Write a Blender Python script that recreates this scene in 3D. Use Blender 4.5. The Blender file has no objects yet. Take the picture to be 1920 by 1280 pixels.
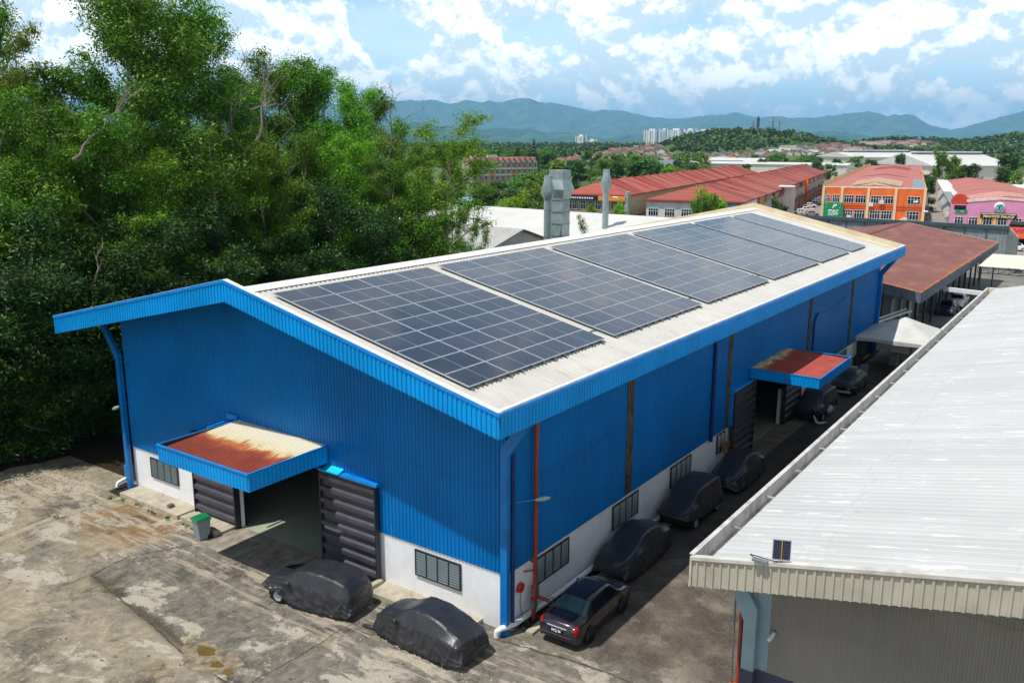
import bpy, math, random
import numpy as np
from mathutils import Vector, Matrix, noise as mnoise
random.seed(7)
PI = math.pi
SC = bpy.context.scene
COL = SC.collection
R = math.radians

# ------------------------------------------------------------------ camera model (a drone about 17.7 m above the yard)
CAM = Vector((-21.3137, -15.5574, 17.6853))
YAW, PIT, ROL, FPX = 0.61513, 0.22214, 0.003965, 1636.05
FW = Vector((math.cos(YAW)*math.cos(PIT), math.sin(YAW)*math.cos(PIT), -math.sin(PIT)))
_rt = Vector((math.sin(YAW), -math.cos(YAW), 0)); _up = _rt.cross(FW)
RT = _rt*math.cos(ROL)+_up*math.sin(ROL); UP = -_rt*math.sin(ROL)+_up*math.cos(ROL)

def ray(u, v): return FW+RT*((u-960)/FPX)-UP*((v-640)/FPX)
def at(u, v, c, ax=2):
    d = ray(u, v); t = (c-CAM[ax])/d[ax]; return CAM+d*t
def az_of(u):                                   # heading of a photo column, radians from +x
    d = ray(u, 270.5); return math.atan2(d.y, d.x)

cam = bpy.data.cameras.new('camera'); camo = bpy.data.objects.new('camera', cam); COL.objects.link(camo)
cam.sensor_width = 36; cam.lens = FPX/1920*36; cam.clip_end = 70000; cam.clip_start = .5
M3 = Matrix((RT, UP, -FW)).transposed()
camo.matrix_world = Matrix.Translation(CAM) @ M3.to_4x4()
SC.camera = camo

# ------------------------------------------------------------------ helpers
def lin(h):
    h = h.lstrip('#'); o = []
    for i in (0, 2, 4):
        x = int(h[i:i+2], 16)/255; o.append(x/12.92 if x <= .04045 else ((x+.055)/1.055)**2.4)
    return (*o, 1)

class NT:
    def __init__(s, nt): s.nt = nt
    def n(s, t, **k):
        x = s.nt.nodes.new(t)
        for a, b in k.items(): setattr(x, a, b)
        return x
    def put(s, sock, val):
        if hasattr(val, 'is_output') or isinstance(val, bpy.types.NodeSocket): s.nt.links.new(val, sock)
        else: sock.default_value = val
    def math(s, op, a, b=0, clamp=False):
        x = s.n('ShaderNodeMath', operation=op, use_clamp=clamp); s.put(x.inputs[0], a); s.put(x.inputs[1], b); return x.outputs[0]
    def mix(s, f, a, b, blend='MIX'):
        x = s.n('ShaderNodeMix', data_type='RGBA', blend_type=blend); s.put(x.inputs[0], f); s.put(x.inputs[6], a); s.put(x.inputs[7], b); return x.outputs[2]
    def noise(s, vec, scale, detail=4, rough=.55, dist=0, w=None):
        x = s.n('ShaderNodeTexNoise'); s.put(x.inputs['Vector'], vec); x.inputs['Scale'].default_value = scale
        x.inputs['Detail'].default_value = detail; x.inputs['Roughness'].default_value = rough; x.inputs['Distortion'].default_value = dist
        return x.outputs['Fac']
    def ramp(s, f, stops, interp='LINEAR'):
        x = s.n('ShaderNodeValToRGB'); x.color_ramp.interpolation = interp; s.put(x.inputs[0], f)
        e = x.color_ramp.elements
        while len(e) < len(stops): e.new(.5)
        for i, (p, c) in enumerate(stops):
            e[i].position = p; e[i].color = c if isinstance(c, tuple) else (c, c, c, 1)
        return x.outputs[0]
    def sep(s, v):
        x = s.n('ShaderNodeSeparateXYZ'); s.put(x.inputs[0], v); return x.outputs
    def mapping(s, v, scale=(1, 1, 1), rot=(0, 0, 0), loc=(0, 0, 0)):
        x = s.n('ShaderNodeMapping'); s.put(x.inputs[0], v); x.inputs['Scale'].default_value = scale; x.inputs['Rotation'].default_value = rot; x.inputs['Location'].default_value = loc; return x.outputs[0]
    def smooth(s, x, lo, hi):
        m = s.n('ShaderNodeMapRange', interpolation_type='SMOOTHSTEP'); s.put(m.inputs[0], x); m.inputs[1].default_value = lo; m.inputs[2].default_value = hi; return m.outputs[0]
    def bump(s, h, strength, dist=.02):
        b = s.n('ShaderNodeBump'); b.inputs['Strength'].default_value = strength; b.inputs['Distance'].default_value = dist; s.put(b.inputs['Height'], h); return b.outputs[0]

def blank(name):
    m = bpy.data.materials.new(name); m.use_nodes = True; nt = m.node_tree
    b = nt.nodes['Principled BSDF']; return m, NT(nt), b

def mat(name, col, rough=.6, metal=0, var=.12, scale=1.2, stretch=(1, 1, 1), dirt=None, dirt_amt=.35, dirt_scale=.5, spec=.5, bump=0, bscale=20, dirt_stretch=(1, 1, 1), world=False):
    """base colour with soft unevenness, plus optional stains of another colour"""
    m, t, b = blank(name)
    c = lin(col) if isinstance(col, str) else col
    tc = t.n('ShaderNodeTexCoord').outputs['Object']
    if world:
        tc = t.n('ShaderNodeNewGeometry').outputs['Position']
    v = t.mapping(tc, stretch)
    f = t.noise(v, scale, 5)
    lo = tuple(max(0, x*(1-var*2)) for x in c[:3])+(1,); hi = tuple(min(1, x*(1+var)) for x in c[:3])+(1,)
    o = t.ramp(f, [(.3, lo), (.7, hi)])
    if dirt:
        d = t.noise(t.mapping(tc, dirt_stretch), dirt_scale, 7, .65)
        o = t.mix(t.math('MULTIPLY', t.smooth(d, .48, .72), dirt_amt), o, lin(dirt))
    t.put(b.inputs['Base Color'], o)
    b.inputs['Roughness'].default_value = rough; b.inputs['Metallic'].default_value = metal
    b.inputs['Specular IOR Level'].default_value = spec
    if bump: t.put(b.inputs['Normal'], t.bump(t.noise(tc, bscale, 4), bump))
    return m

class MB:
    def __init__(s): s.v = []; s.f = []; s.m = []; s.s = []
    def add(s, vs, fs, m=0, smooth=False):
        k = len(s.v); s.v += [tuple(x) for x in vs]
        for f in fs: s.f.append(tuple(i+k for i in f)); s.m.append(m); s.s.append(smooth)
        return s
    def box(s, x0, x1, y0, y1, z0, z1, m=0):
        return s.add([(x0, y0, z0), (x1, y0, z0), (x1, y1, z0), (x0, y1, z0), (x0, y0, z1), (x1, y0, z1), (x1, y1, z1), (x0, y1, z1)],
                     [(3, 2, 1, 0), (4, 5, 6, 7), (0, 1, 5, 4), (1, 2, 6, 5), (2, 3, 7, 6), (3, 0, 4, 7)], m)
    def bar(s, a, b, w, h, m=0, up=(0, 0, 1)):
        a = Vector(a); b = Vector(b); d = (b-a).normalized(); u = Vector(up)
        if abs(d.dot(u)) > .95: u = Vector((1, 0, 0))
        x = d.cross(u).normalized()*(w/2); y = x.cross(d).normalized()*(h/2)
        vs = [a-x-y, a+x-y, a+x+y, a-x+y, b-x-y, b+x-y, b+x+y, b-x+y]
        return s.add(vs, [(3, 2, 1, 0), (4, 5, 6, 7), (0, 1, 5, 4), (1, 2, 6, 5), (2, 3, 7, 6), (3, 0, 4, 7)], m)
    def quad(s, a, b, c, d, m=0): return s.add([a, b, c, d], [(0, 1, 2, 3)], m)
    def poly(s, pts, m=0): return s.add(pts, [tuple(range(len(pts)))], m)
    def prism(s, pts, ext, m=0):
        """closed outline pts extruded by vector ext"""
        n = len(pts); e = Vector(ext); p = [Vector(x) for x in pts]
        vs = p+[x+e for x in p]
        fs = [tuple(range(n))[::-1], tuple(range(n, 2*n))]+[(i, (i+1) % n, n+(i+1) % n, n+i) for i in range(n)]
        return s.add(vs, fs, m)
    def tube(s, pts, r, n=8, m=0, cap=True, smooth=True):
        pts = [Vector(p) for p in pts]; k = len(pts)
        rs = r if isinstance(r, (list, tuple)) else [r]*k
        vs = []; prev = None
        for i, p in enumerate(pts):
            d = (pts[min(i+1, k-1)]-pts[max(i-1, 0)]).normalized()
            u = prev if prev is not None else (Vector((0, 0, 1)) if abs(d.z) < .9 else Vector((1, 0, 0)))
            x = (u-d*u.dot(d))
            if x.length < 1e-4: x = Vector((0, 1, 0))-d*d.y
            x.normalize(); y = d.cross(x); prev = x
            for j in range(n):
                a = 2*PI*j/n; vs.append(p+x*(math.cos(a)*rs[i])+y*(math.sin(a)*rs[i]))
        fs = [(i*n+j, i*n+(j+1) % n, (i+1)*n+(j+1) % n, (i+1)*n+j) for i in range(k-1) for j in range(n)]
        s.add(vs, fs, m, smooth)
        if cap: s.add([vs[j] for j in range(n)], [tuple(range(n))[::-1]], m); s.add([vs[(k-1)*n+j] for j in range(n)], [tuple(range(n))], m)
        return s
    def lathe(s, prof, c=(0, 0, 0), n=16, m=0, axis='z', smooth=True):
        vs = []
        for r, z in prof:
            for j in range(n):
                a = 2*PI*j/n; q = (r*math.cos(a), r*math.sin(a), z)
                if axis == 'y': q = (q[0], q[2], q[1])
                elif axis == 'x': q = (q[2], q[0], q[1])
                vs.append((q[0]+c[0], q[1]+c[1], q[2]+c[2]))
        k = len(prof); fs = [(i*n+j, i*n+(j+1) % n, (i+1)*n+(j+1) % n, (i+1)*n+j) for i in range(k-1) for j in range(n)]
        s.add(vs, fs, m, smooth)
        if prof[0][0] > .001: s.add(vs[:n], [tuple(range(n))[::-1]], m)
        if prof[-1][0] > .001: s.add(vs[-n:], [tuple(range(n))], m)
        return s
    def corr(s, o, u, v, n, L, bot, top, pitch, depth, m=0, flat=.4):
        """ribbed sheet: ribs run along v, repeat along u, stand out along n; bot/top may be functions of the distance along u"""
        o = Vector(o); u = Vector(u).normalized(); v = Vector(v).normalized(); n = Vector(n).normalized()
        fb = bot if callable(bot) else (lambda q: bot); ft = top if callable(top) else (lambda q: top)
        xs = []; k = max(1, int(round(L/pitch))); p = L/k
        for i in range(k):
            for a, d in ((0, 0), (flat, 0), (flat+.1, 1), (.9, 1)): xs.append(((i+a)*p, d*depth))
        xs.append((L, 0))
        vs = []
        for x, d in xs:
            b = o+u*x+n*d; vs.append(b+v*fb(x)); vs.append(b+v*ft(x))
        return s.add(vs, [(2*i, 2*i+2, 2*i+3, 2*i+1) for i in range(len(xs)-1)], m)
    def build(s, name, mats, parent=None, loc=None):
        if not isinstance(mats, (list, tuple)): mats = [mats]
        me = bpy.data.meshes.new(name); me.from_pydata(s.v, [], s.f)
        for x in mats: me.materials.append(x)
        me.polygons.foreach_set('material_index', s.m); me.polygons.foreach_set('use_smooth', s.s); me.update()
        return link(name, me, parent, loc)

def link(name, data, parent=None, loc=None, rotz=0):
    o = bpy.data.objects.new(name, data); COL.objects.link(o)
    if parent: o.parent = parent
    if loc is not None: o.location = loc
    if rotz: o.rotation_euler = (0, 0, rotz)
    return o

def tag(o, label=None, cat=None, group=None, kind=None):
    if label: o['label'] = label
    if cat: o['category'] = cat
    if group: o['group'] = group
    if kind: o['kind'] = kind
    return o

def thing(name, label, cat, loc=(0, 0, 0), rotz=0, group=None):
    return tag(link(name, None, None, loc, rotz), label, cat, group)

def dup(o, parent=None, loc=None, rotz=None, label=None, group=None):
    c = o.copy(); COL.objects.link(c); c.parent = parent
    if loc is not None: c.location = loc
    if rotz is not None: c.rotation_euler = (0, 0, rotz)
    if label: c['label'] = label
    if group: c['group'] = group
    for ch in list(o.children): dup(ch, c)
    return c

def np_mesh(name, verts, quads, mats, midx=None, smooth=False):
    me = bpy.data.meshes.new(name); n = len(verts); k = len(quads)
    me.vertices.add(n); me.vertices.foreach_set('co', np.asarray(verts, np.float32).ravel())
    me.loops.add(k*4); me.loops.foreach_set('vertex_index', np.asarray(quads, np.int32).ravel())
    me.polygons.add(k); me.polygons.foreach_set('loop_start', np.arange(0, k*4, 4, dtype=np.int32))
    for x in (mats if isinstance(mats, (list, tuple)) else [mats]): me.materials.append(x)
    if midx is not None: me.polygons.foreach_set('material_index', np.asarray(midx, np.int32))
    if smooth: me.polygons.foreach_set('use_smooth', np.ones(k, bool))
    me.update(); me.validate(); return me

def text(name, body, size, m, parent, loc, rot, depth=.01, bold=0, shear=0, sx=1):
    cu = bpy.data.curves.new(name, 'FONT'); cu.body = body; cu.size = size; cu.extrude = depth; cu.offset = bold; cu.shear = shear
    cu.align_x = 'CENTER'; cu.align_y = 'CENTER'
    tmp = bpy.data.objects.new('tmp', cu); COL.objects.link(tmp)
    bpy.context.view_layer.update()
    me = bpy.data.meshes.new_from_object(tmp.evaluated_get(bpy.context.evaluated_depsgraph_get()))
    bpy.data.objects.remove(tmp); me.name = name; me.materials.clear(); me.materials.append(m)
    o = link(name, me, parent, loc); o.rotation_euler = rot; o.scale = (sx, 1, 1); return o
FRONT = (PI/2, 0, -PI/2)      # text standing up and facing -x

# ------------------------------------------------------------------ light, sky, air
SUN_L = Vector((.398, -.19, -1)).normalized()      # the way the light travels
sl = bpy.data.lights.new('sun', 'SUN'); sl.energy = 4.6; sl.angle = R(.53); sl.color = (1, .97, .92)
so = bpy.data.objects.new('sun', sl); COL.objects.link(so); so.rotation_euler = SUN_L.to_track_quat('-Z', 'Y').to_euler()

w = bpy.data.worlds.new('World'); SC.world = w; w.use_nodes = True
t = NT(w.node_tree); bg = w.node_tree.nodes['Background']
sky = t.n('ShaderNodeTexSky', sky_type='NISHITA'); sky.sun_disc = False; sky.sun_elevation = R(66); sky.sun_rotation = math.atan2(-.398, .19)
sky.air_density = 1.0; sky.dust_density = 1.2; sky.ozone_density = 1.2
d = t.n('ShaderNodeTexCoord').outputs['Generated']
sx, sy, sz = t.sep(d)
zz = t.math('MAXIMUM', sz, 0.0)
# clouds: lumpy masses whose bases flatten towards the horizon
inv = t.math('DIVIDE', 1.0, t.math('ADD', zz, .16))
cx = t.math('MULTIPLY', sx, inv); cy = t.math('MULTIPLY', sy, inv)
cv = t.n('ShaderNodeCombineXYZ'); t.put(cv.inputs[0], cx); t.put(cv.inputs[1], cy); t.put(cv.inputs[2], t.math('MULTIPLY', zz, 2.2))
big = t.noise(cv.outputs[0], .9, 3, .5, .2)
def fld(off):
    q = t.mapping(d, (1, 1, 1.25), loc=(0, 0, off))
    a = t.noise(q, 8.0, 10, .60, .25); b_ = t.noise(q, 21.0, 8, .62, .1)
    return t.math('ADD', t.math('MULTIPLY', a, .68), t.math('MULTIPLY', b_, .32))
F0 = fld(0); F1 = fld(.016)
edge_ = t.math('ADD', F0, t.math('MULTIPLY', t.math('SUBTRACT', big, .5), .50))
cover = t.smooth(edge_, .395, .435)
lit = t.smooth(t.math('SUBTRACT', F0, F1), -.035, .04)
thick = t.smooth(edge_, .48, .62)
veil = t.smooth(t.noise(t.mapping(d, (1, 1, 3.2), loc=(.3, .1, 0)), 3.1, 7, .6), .36, .66)
skyc = t.mix(1.0, sky.outputs[0], (.098, .098, .098, 1), 'MULTIPLY')
skyc = t.mix(.85, skyc, (.38, .67, .88, 1))
hor = t.smooth(zz, .02, .24)
skyc = t.mix(hor, (.70, .97, 1.12, 1), skyc)
skyc = t.mix(t.math('MULTIPLY', veil, .40), skyc, (1.05, 1.18, 1.22, 1))
cl = t.mix(lit, (.74, .88, .96, 1), (1.46, 1.42, 1.34, 1))
cl = t.mix(t.math('MULTIPLY', thick, t.math('MULTIPLY', lit, .6)), cl, (1.65, 1.56, 1.43, 1))
fin = t.mix(t.math('MULTIPLY', cover, .88), skyc, cl)
glow = t.math('SUBTRACT', 1, t.smooth(zz, .06, .22))
fin = t.mix(glow, fin, t.mix(1.0, fin, (1.6, 1.55, 1.5, 1), 'MULTIPLY'))
fin = t.mix(t.smooth(zz, .33, .72), fin, t.mix(1.0, fin, (.30, .31, .35, 1), 'MULTIPLY'))  # unseen sky overhead, dimmed to hold down the ambient light
# unseen sky behind the camera, dimmed to lower the ambient light on the walls
bk = t.math('ADD', t.math('MULTIPLY', sx, -.95), t.math('MULTIPLY', sy, -.30))
fin = t.mix(t.smooth(bk, .05, .65), fin, t.mix(1.0, fin, (.85, .86, .90, 1), 'MULTIPLY'))
t.put(bg.inputs[0], fin); bg.inputs[1].default_value = 1.0

SC.view_settings.view_transform = 'Standard'; SC.view_settings.look = 'None'; SC.view_settings.exposure = .06; SC.view_settings.gamma = 1
SC.render.engine = 'CYCLES'
cy_ = SC.cycles; cy_.use_denoising = True; cy_.max_bounces = 6; cy_.diffuse_bounces = 3; cy_.glossy_bounces = 3; cy_.transmission_bounces = 3
cy_.transparent_max_bounces = 6; cy_.volume_bounces = 0; cy_.caustics_reflective = False; cy_.caustics_refractive = False; cy_.sample_clamp_indirect = 6
# ------------------------------------------------------------------ materials
def ribbed_paint(name, col, streak, rough=.38, amt=.3, fade='#7fb9cf', fade_amt=.0):
    """painted steel cladding: faint vertical run marks, dust near the ribs"""
    m, t, b = blank(name); tc = t.n('ShaderNodeTexCoord').outputs['Object']; c = lin(col)
    f = t.noise(tc, .35, 4)
    o = t.ramp(f, [(.3, tuple(x*.82 for x in c[:3])+(1,)), (.7, tuple(min(1, x*1.1) for x in c[:3])+(1,))])
    st = t.noise(t.mapping(tc, (3, 3, .22)), 2.2, 6, .7)
    o = t.mix(t.math('MULTIPLY', t.smooth(st, .52, .8), amt), o, lin(streak))
    s_ = t.sep(tc); wn = t.n('ShaderNodeTexWhiteNoise', noise_dimensions='1D'); t.put(wn.inputs['W'], t.math('FLOOR', t.math('DIVIDE', t.math('ADD', s_[0], s_[1]), .76)))
    lap = t.math('MULTIPLY', t.smooth(t.math('ABSOLUTE', t.math('SUBTRACT', s_[2], 5.62)), .045, .02), .35)
    o = t.mix(t.math('MULTIPLY', t.math('SUBTRACT', wn.outputs[0], .0), .22), o, tuple(x*.72 for x in c[:3])+(1,)); o = t.mix(lap, o, lin(streak))
    gr = t.noise(t.mapping(tc, (1, 1, .12), loc=(4, 2, 0)), 5.5, 4, .6); o = t.mix(t.math('MULTIPLY', t.smooth(gr, .60, .74), t.math('MULTIPLY', t.smooth(t.noise(tc, .23, 3), .45, .62), .22)), o, lin('#7c97a6'))
    if fade_amt:
        fd = t.noise(t.mapping(tc, (1, 1, .7), loc=(2, 7, 1)), .6, 6, .7)
        o = t.mix(t.math('MULTIPLY', t.smooth(fd, .6, .75), fade_amt), o, lin(fade))
    t.put(b.inputs['Base Color'], o); b.inputs['Roughness'].default_value = rough; b.inputs['Specular IOR Level'].default_value = .22
    return m
BLUE = ribbed_paint('blue_steel', '#0074be', '#005696', .4, .35, '#3f97d0', .05)
BLUEF = ribbed_paint('blue_fascia', '#0499e4', '#0470b4', .4, .3)
BLUEP = mat('blue_paint', '#0b8ae0', .35, var=.1, dirt='#0a5590', dirt_amt=.4, dirt_scale=1.3)
BLUED = mat('dark_blue_paint', '#06336e', .4)
CYAN = mat('cyan_paint', '#10c8f0', .4)
WHITEW = mat('white_plaster', '#eeeef0', .75, var=.03, scale=2, dirt='#a9a59a', dirt_amt=.22, dirt_scale=.9, dirt_stretch=(1, 1, .35), bump=.05)
WHITE = mat('white_paint', '#e9e9e6', .5, var=.03)
PVC = mat('white_pvc', '#e6e8ea', .35, var=.03)
CREAM = mat('cream_sheet', '#d8cbb0', .55, var=.06, dirt='#b58c55', dirt_amt=.4)
ROOFW = mat('pale_roof_sheet', '#c4c0ba', .5, var=.05, scale=.5, dirt='#8f877a', dirt_amt=.35, dirt_scale=1.6, dirt_stretch=(3, .4, .4))
CAPW = mat('white_flashing', '#dcdad2', .45, var=.04)
STEELD = mat('dark_door_steel', '#4a4852', .42, var=.12, dirt='#2a2d33', dirt_amt=.4, dirt_scale=1.5, dirt_stretch=(.4, .4, 2))
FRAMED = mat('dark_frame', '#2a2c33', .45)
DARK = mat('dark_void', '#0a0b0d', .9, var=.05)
GLASSL = mat('louvre_glass', '#6c7779', .15, var=.08, scale=1, spec=.7)
GLASSD = mat('dark_glass', '#101622', .08, var=.3, spec=.8)
REDP = mat('red_oxide_pipe', '#a2402c', .5, var=.15)
REDB = mat('red_gong', '#d2331c', .35)
CONC = mat('concrete', '#b3a995', .85, var=.12, scale=2.5, dirt='#6d6353', dirt_amt=.6, dirt_scale=1.2, bump=.15)
CONCD = mat('dark_concrete', '#6a6459', .9, var=.2, scale=2, bump=.15)
FLOORG = mat('green_grey_floor', '#a5aa96', .35, var=.1)
GALV = mat('galvanised_steel', '#a3b3b4', .38, .25, var=.12, scale=1.3, dirt='#6f8084', dirt_amt=.4)
METALG = mat('grey_metal', '#7d868c', .4, .4)
BLACKR = mat('black_rubber', '#121214', .8)
WOOD = mat('brown_wood', '#9a6a35', .7, var=.2)
GREEND = mat('dark_green_paint', '#1f3b35', .5)
YEL = mat('yellow_paint', '#c89a2a', .6)
LETW = mat('white_lettering', '#e8ecef', .5, var=.02)
STRIPM = mat('brown_translucent_sheet', '#5d5547', .5, var=.35, scale=3, dirt='#8d7a55', dirt_amt=.6, dirt_scale=3, dirt_stretch=(1, 1, .3))

def rust_roof(name, pale, rust, dark, lo, hi, axis, sgn=1, rib=None):
    """roof sheet whose paint has given way to rust past a ragged line across it"""
    m, t, b = blank(name); tc = t.n('ShaderNodeTexCoord').outputs['Object']; s = t.sep(tc)[axis]
    if sgn < 0: s = t.math('MULTIPLY', s, -1)
    st = (9, 1, 1) if axis == 1 else (1, 9, 1)
    n = t.noise(t.mapping(tc, st), .9, 5, .6); n2 = t.noise(tc, 1.1, 4)
    e = t.math('ADD', s, t.math('ADD', t.math('MULTIPLY', t.math('SUBTRACT', n, .5), (hi-lo)*.35), t.math('MULTIPLY', t.math('SUBTRACT', n2, .5), (hi-lo)*.75)))
    f = t.smooth(e, lo, hi)
    red = t.ramp(t.noise(tc, .8, 5), [(.3, lin(dark)), (.7, lin(rust))])
    o = t.ramp(f, [(0, lin(pale)), (.30, lin('#d8cba2')), (.50, lin('#b9743f')), (.70, lin('#9c4a31')), (1, lin(rust))])
    o = t.mix(t.smooth(f, .55, .95), o, red)
    t.put(b.inputs['Base Color'], o); b.inputs['Roughness'].default_value = .7
    return m
CAN1M = rust_roof('rusting_canopy_sheet', '#ded6bd', '#93432f', '#783022', .7, 3.2, 0, -1)     # pale by the wall, red by the outer edge
CAN2M = rust_roof('rusting_side_canopy_sheet', '#8a7f60', '#b0483a', '#8a3429', -.2, 1.5, 1, -1)

# ------------------------------------------------------------------ the blue warehouse
HE, FD, WR, LR, TAN = 9.4055, .893, 27.002, 58.90, .22371
RY = WR/2; RZ = HE+TAN*RY
XW, YW, YL, XF = 2.547, 1.528, 25.474, 57.2
PAR = .5                                     # the fascia stands this far above the roof sheet
wh = thing('warehouse', 'big blue steel warehouse with white base wall and solar panels on its roof', 'warehouse', (0, 0, 0))
def gz(y): return HE+TAN*(y if y <= RY else WR-y)       # fascia top line over y
WB = 2.33                                                # top of the white base wall
OPL, OPR, OPT = 16.85, 11.0, 4.2                         # front door opening
# white base wall, 0.2 thick
def base_wall(y0, y1): return MB().box(XW, XW+.2, y0, y1, -.05, WB).build('base_wall', WHITEW, wh)
base_wall(YW, OPR); base_wall(OPL, YL)
SO0, SO1, SOT = 27.25, 32.95, 4.25                       # side door opening
for a, b_ in ((XW+.2, SO0), (SO1, 51.5)):
    MB().box(a, b_, YW, YW+.2, -.05, WB).build('base_wall', WHITEW, wh)
MB().box(51.2, 51.6, YW-.02, YW+.24, -.05, WB).build('base_pier', WHITEW, wh)
# cladding
m = MB()
for y0, y1, z0 in ((YW, OPR, WB-.05), (OPR, OPL, OPT), (OPL, YL, WB-.05)):
    m.corr((XW-.03, y0, 0), (0, 1, 0), (0, 0, 1), (-1, 0, 0), y1-y0, z0, lambda q, y0=y0: gz(y0+q)-PAR-.02, .19, .028)
m.build('front_cladding', BLUE, wh)
m = MB(); zt = HE+TAN*YW-PAR-.05
for x0, x1, z0 in ((XW, SO0, WB-.05), (SO0, SO1, SOT), (SO1, XF, WB-.05)):
    m.corr((x0, YW-.03, 0), (1, 0, 0), (0, 0, 1), (0, -1, 0), x1-x0, z0, zt, .19, .028)
m.build('side_cladding', BLUE, wh)
m = MB()
m.box(XW+.3, XF, YL-.1, YL, 0, zt); m.prism([(XF-.1, YW, 0), (XF-.1, YL, 0), (XF-.1, YL, zt), (XF-.1, RY, RZ-PAR-.1), (XF-.1, YW, zt)], (.1, 0, 0))
m.build('rear_cladding', BLUED, wh)
# indoor walls behind the cladding so the door openings look into a closed hall
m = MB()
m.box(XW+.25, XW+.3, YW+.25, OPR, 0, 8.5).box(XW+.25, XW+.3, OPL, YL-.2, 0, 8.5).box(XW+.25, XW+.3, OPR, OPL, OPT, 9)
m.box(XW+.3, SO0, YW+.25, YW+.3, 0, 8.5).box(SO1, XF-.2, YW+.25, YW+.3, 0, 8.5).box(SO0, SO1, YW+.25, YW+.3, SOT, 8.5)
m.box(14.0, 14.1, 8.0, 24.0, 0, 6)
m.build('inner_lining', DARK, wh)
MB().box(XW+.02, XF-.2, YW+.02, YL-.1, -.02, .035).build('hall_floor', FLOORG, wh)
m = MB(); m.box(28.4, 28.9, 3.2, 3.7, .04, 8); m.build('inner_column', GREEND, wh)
# roof sheets, ribs running down the slope
sl_ = math.hypot(1, TAN); vd = Vector((0, 1, TAN)).normalized(); nd = Vector((0, -TAN, 1)).normalized()
m = MB(); m.corr((.12, .42, HE-PAR+TAN*.42), (1, 0, 0), vd, nd, LR-.24, 0, (RY-.42)*sl_, .27, .045)
m.build('roof_slope', ROOFW, wh)
vd2 = Vector((0, -1, TAN)).normalized(); nd2 = Vector((0, TAN, 1)).normalized()
m = MB(); m.corr((.12, WR-.42, HE-PAR+TAN*.42), (1, 0, 0), vd2, nd2, LR-.24, 0, (RY-.42)*sl_, .27, .045)
m.build('roof_slope', ROOFW, wh)
m = MB()
for k in (-1, 1):
    a = Vector((.15, RY, RZ-PAR+.09)); b_ = Vector((.15, RY+k*.62, RZ-PAR+.09-.62*TAN))
    m.prism([a, b_, b_-Vector((0, 0, .015)), a-Vector((0, 0, .015))], (LR-.3, 0, 0))
m.build('ridge_cap', CAPW, wh)
# under the eaves
m = MB()
for x0, x1 in ((.1, LR-.1),):
    for s in (0, 1):
        y0, y1 = (.1, RY) if s == 0 else (WR-.1, RY)
        m.prism([(x0, y0, gz(y0)-PAR-.16), (x0, y1, RZ-PAR-.16), (x0, y1, RZ-PAR-.20), (x0, y0, gz(y0)-PAR-.20)], (x1-x0, 0, 0))
m.build('soffit', BLUED, wh)
# fascias
m = MB(); m.corr((0, 0, 0), (0, 1, 0), (0, 0, 1), (-1, 0, 0), WR, lambda q: gz(q)-FD, lambda q: gz(q)-.1, .2, .035)
m.build('front_fascia', BLUEF, wh)
m = MB(); m.corr((0, 0, 0), (1, 0, 0), (0, 0, 1), (0, -1, 0), LR, HE-FD, HE-.06, .2, .035)
m.build('side_fascia', BLUEF, wh)
m = MB(); m.corr((LR, WR, 0), (-1, 0, 0), (0, 0, 1), (0, 1, 0), LR, HE-FD, HE-.06, .2, .035)
m.build('side_fascia', BLUEF, wh)
m = MB(); m.corr((LR, 0, 0), (0, 1, 0), (0, 0, 1), (1, 0, 0), WR, lambda q: gz(q)-FD, lambda q: gz(q)-.03, .2, .035)
m.build('rear_fascia', BLUEF, wh)
# trim on top of the fascias: blue lip outside, pale flashing inside
m = MB(); mw = MB(); mc = MB()
for y0, y1 in ((0, RY), (WR, RY)):
    a = Vector((0, y0, gz(y0))); b_ = Vector((0, y1, gz(y1)))
    m.prism([a+Vector((-.06, 0, 0)), b_+Vector((-.06, 0, 0)), b_+Vector((-.06, 0, -.12)), a+Vector((-.06, 0, -.12))], (.06, 0, 0))
    mw.prism([a+Vector((.04, 0, 0)), b_+Vector((.04, 0, 0)), b_+Vector((.04, 0, -.5)), a+Vector((.04, 0, -.5))], (.16, 0, 0)); mw.prism([a+Vector((-.03, 0, .012)), b_+Vector((-.03, 0, .012)), b_+Vector((-.03, 0, .0)), a+Vector((-.03, 0, .0))], (.23, 0, 0))
    mc.prism([a+Vector((LR-.06, 0, .02)), b_+Vector((LR-.06, 0, .02)), b_+Vector((LR-.06, 0, -.55)), a+Vector((LR-.06, 0, -.55))], (.05, 0, 0))
    mc.prism([a+Vector((LR-.9, 0, -PAR+.07)), b_+Vector((LR-.9, 0, -PAR+.07)), b_+Vector((LR-.9, 0, -PAR+.05)), a+Vector((LR-.9, 0, -PAR+.05))], (.84, 0, 0))
m.box(-.06, LR, -.055, 0, HE-.14, HE-.03); m.build('fascia_lip', BLUEP, wh)
mw.build('gable_flashing', CAPW, wh); mc.build('parapet_back', CREAM, wh)
m = MB()
for s in (0, 1):
    y0, y1 = (0, .44) if s == 0 else (WR-.44, WR)
    m.box(.2, LR-.06, y0+.01, y0+.04, HE-.4, HE); m.box(.2, LR-.06, y1-.03, y1, HE-.4, HE-.26); m.box(.2, LR-.06, y0+.04, y1-.03, HE-.42, HE-.38)
    m.box(.2, LR-.06, y0+.002, y0+.16, HE+.002, HE+.03)
m.build('eaves_gutter', CAPW, wh)
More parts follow.
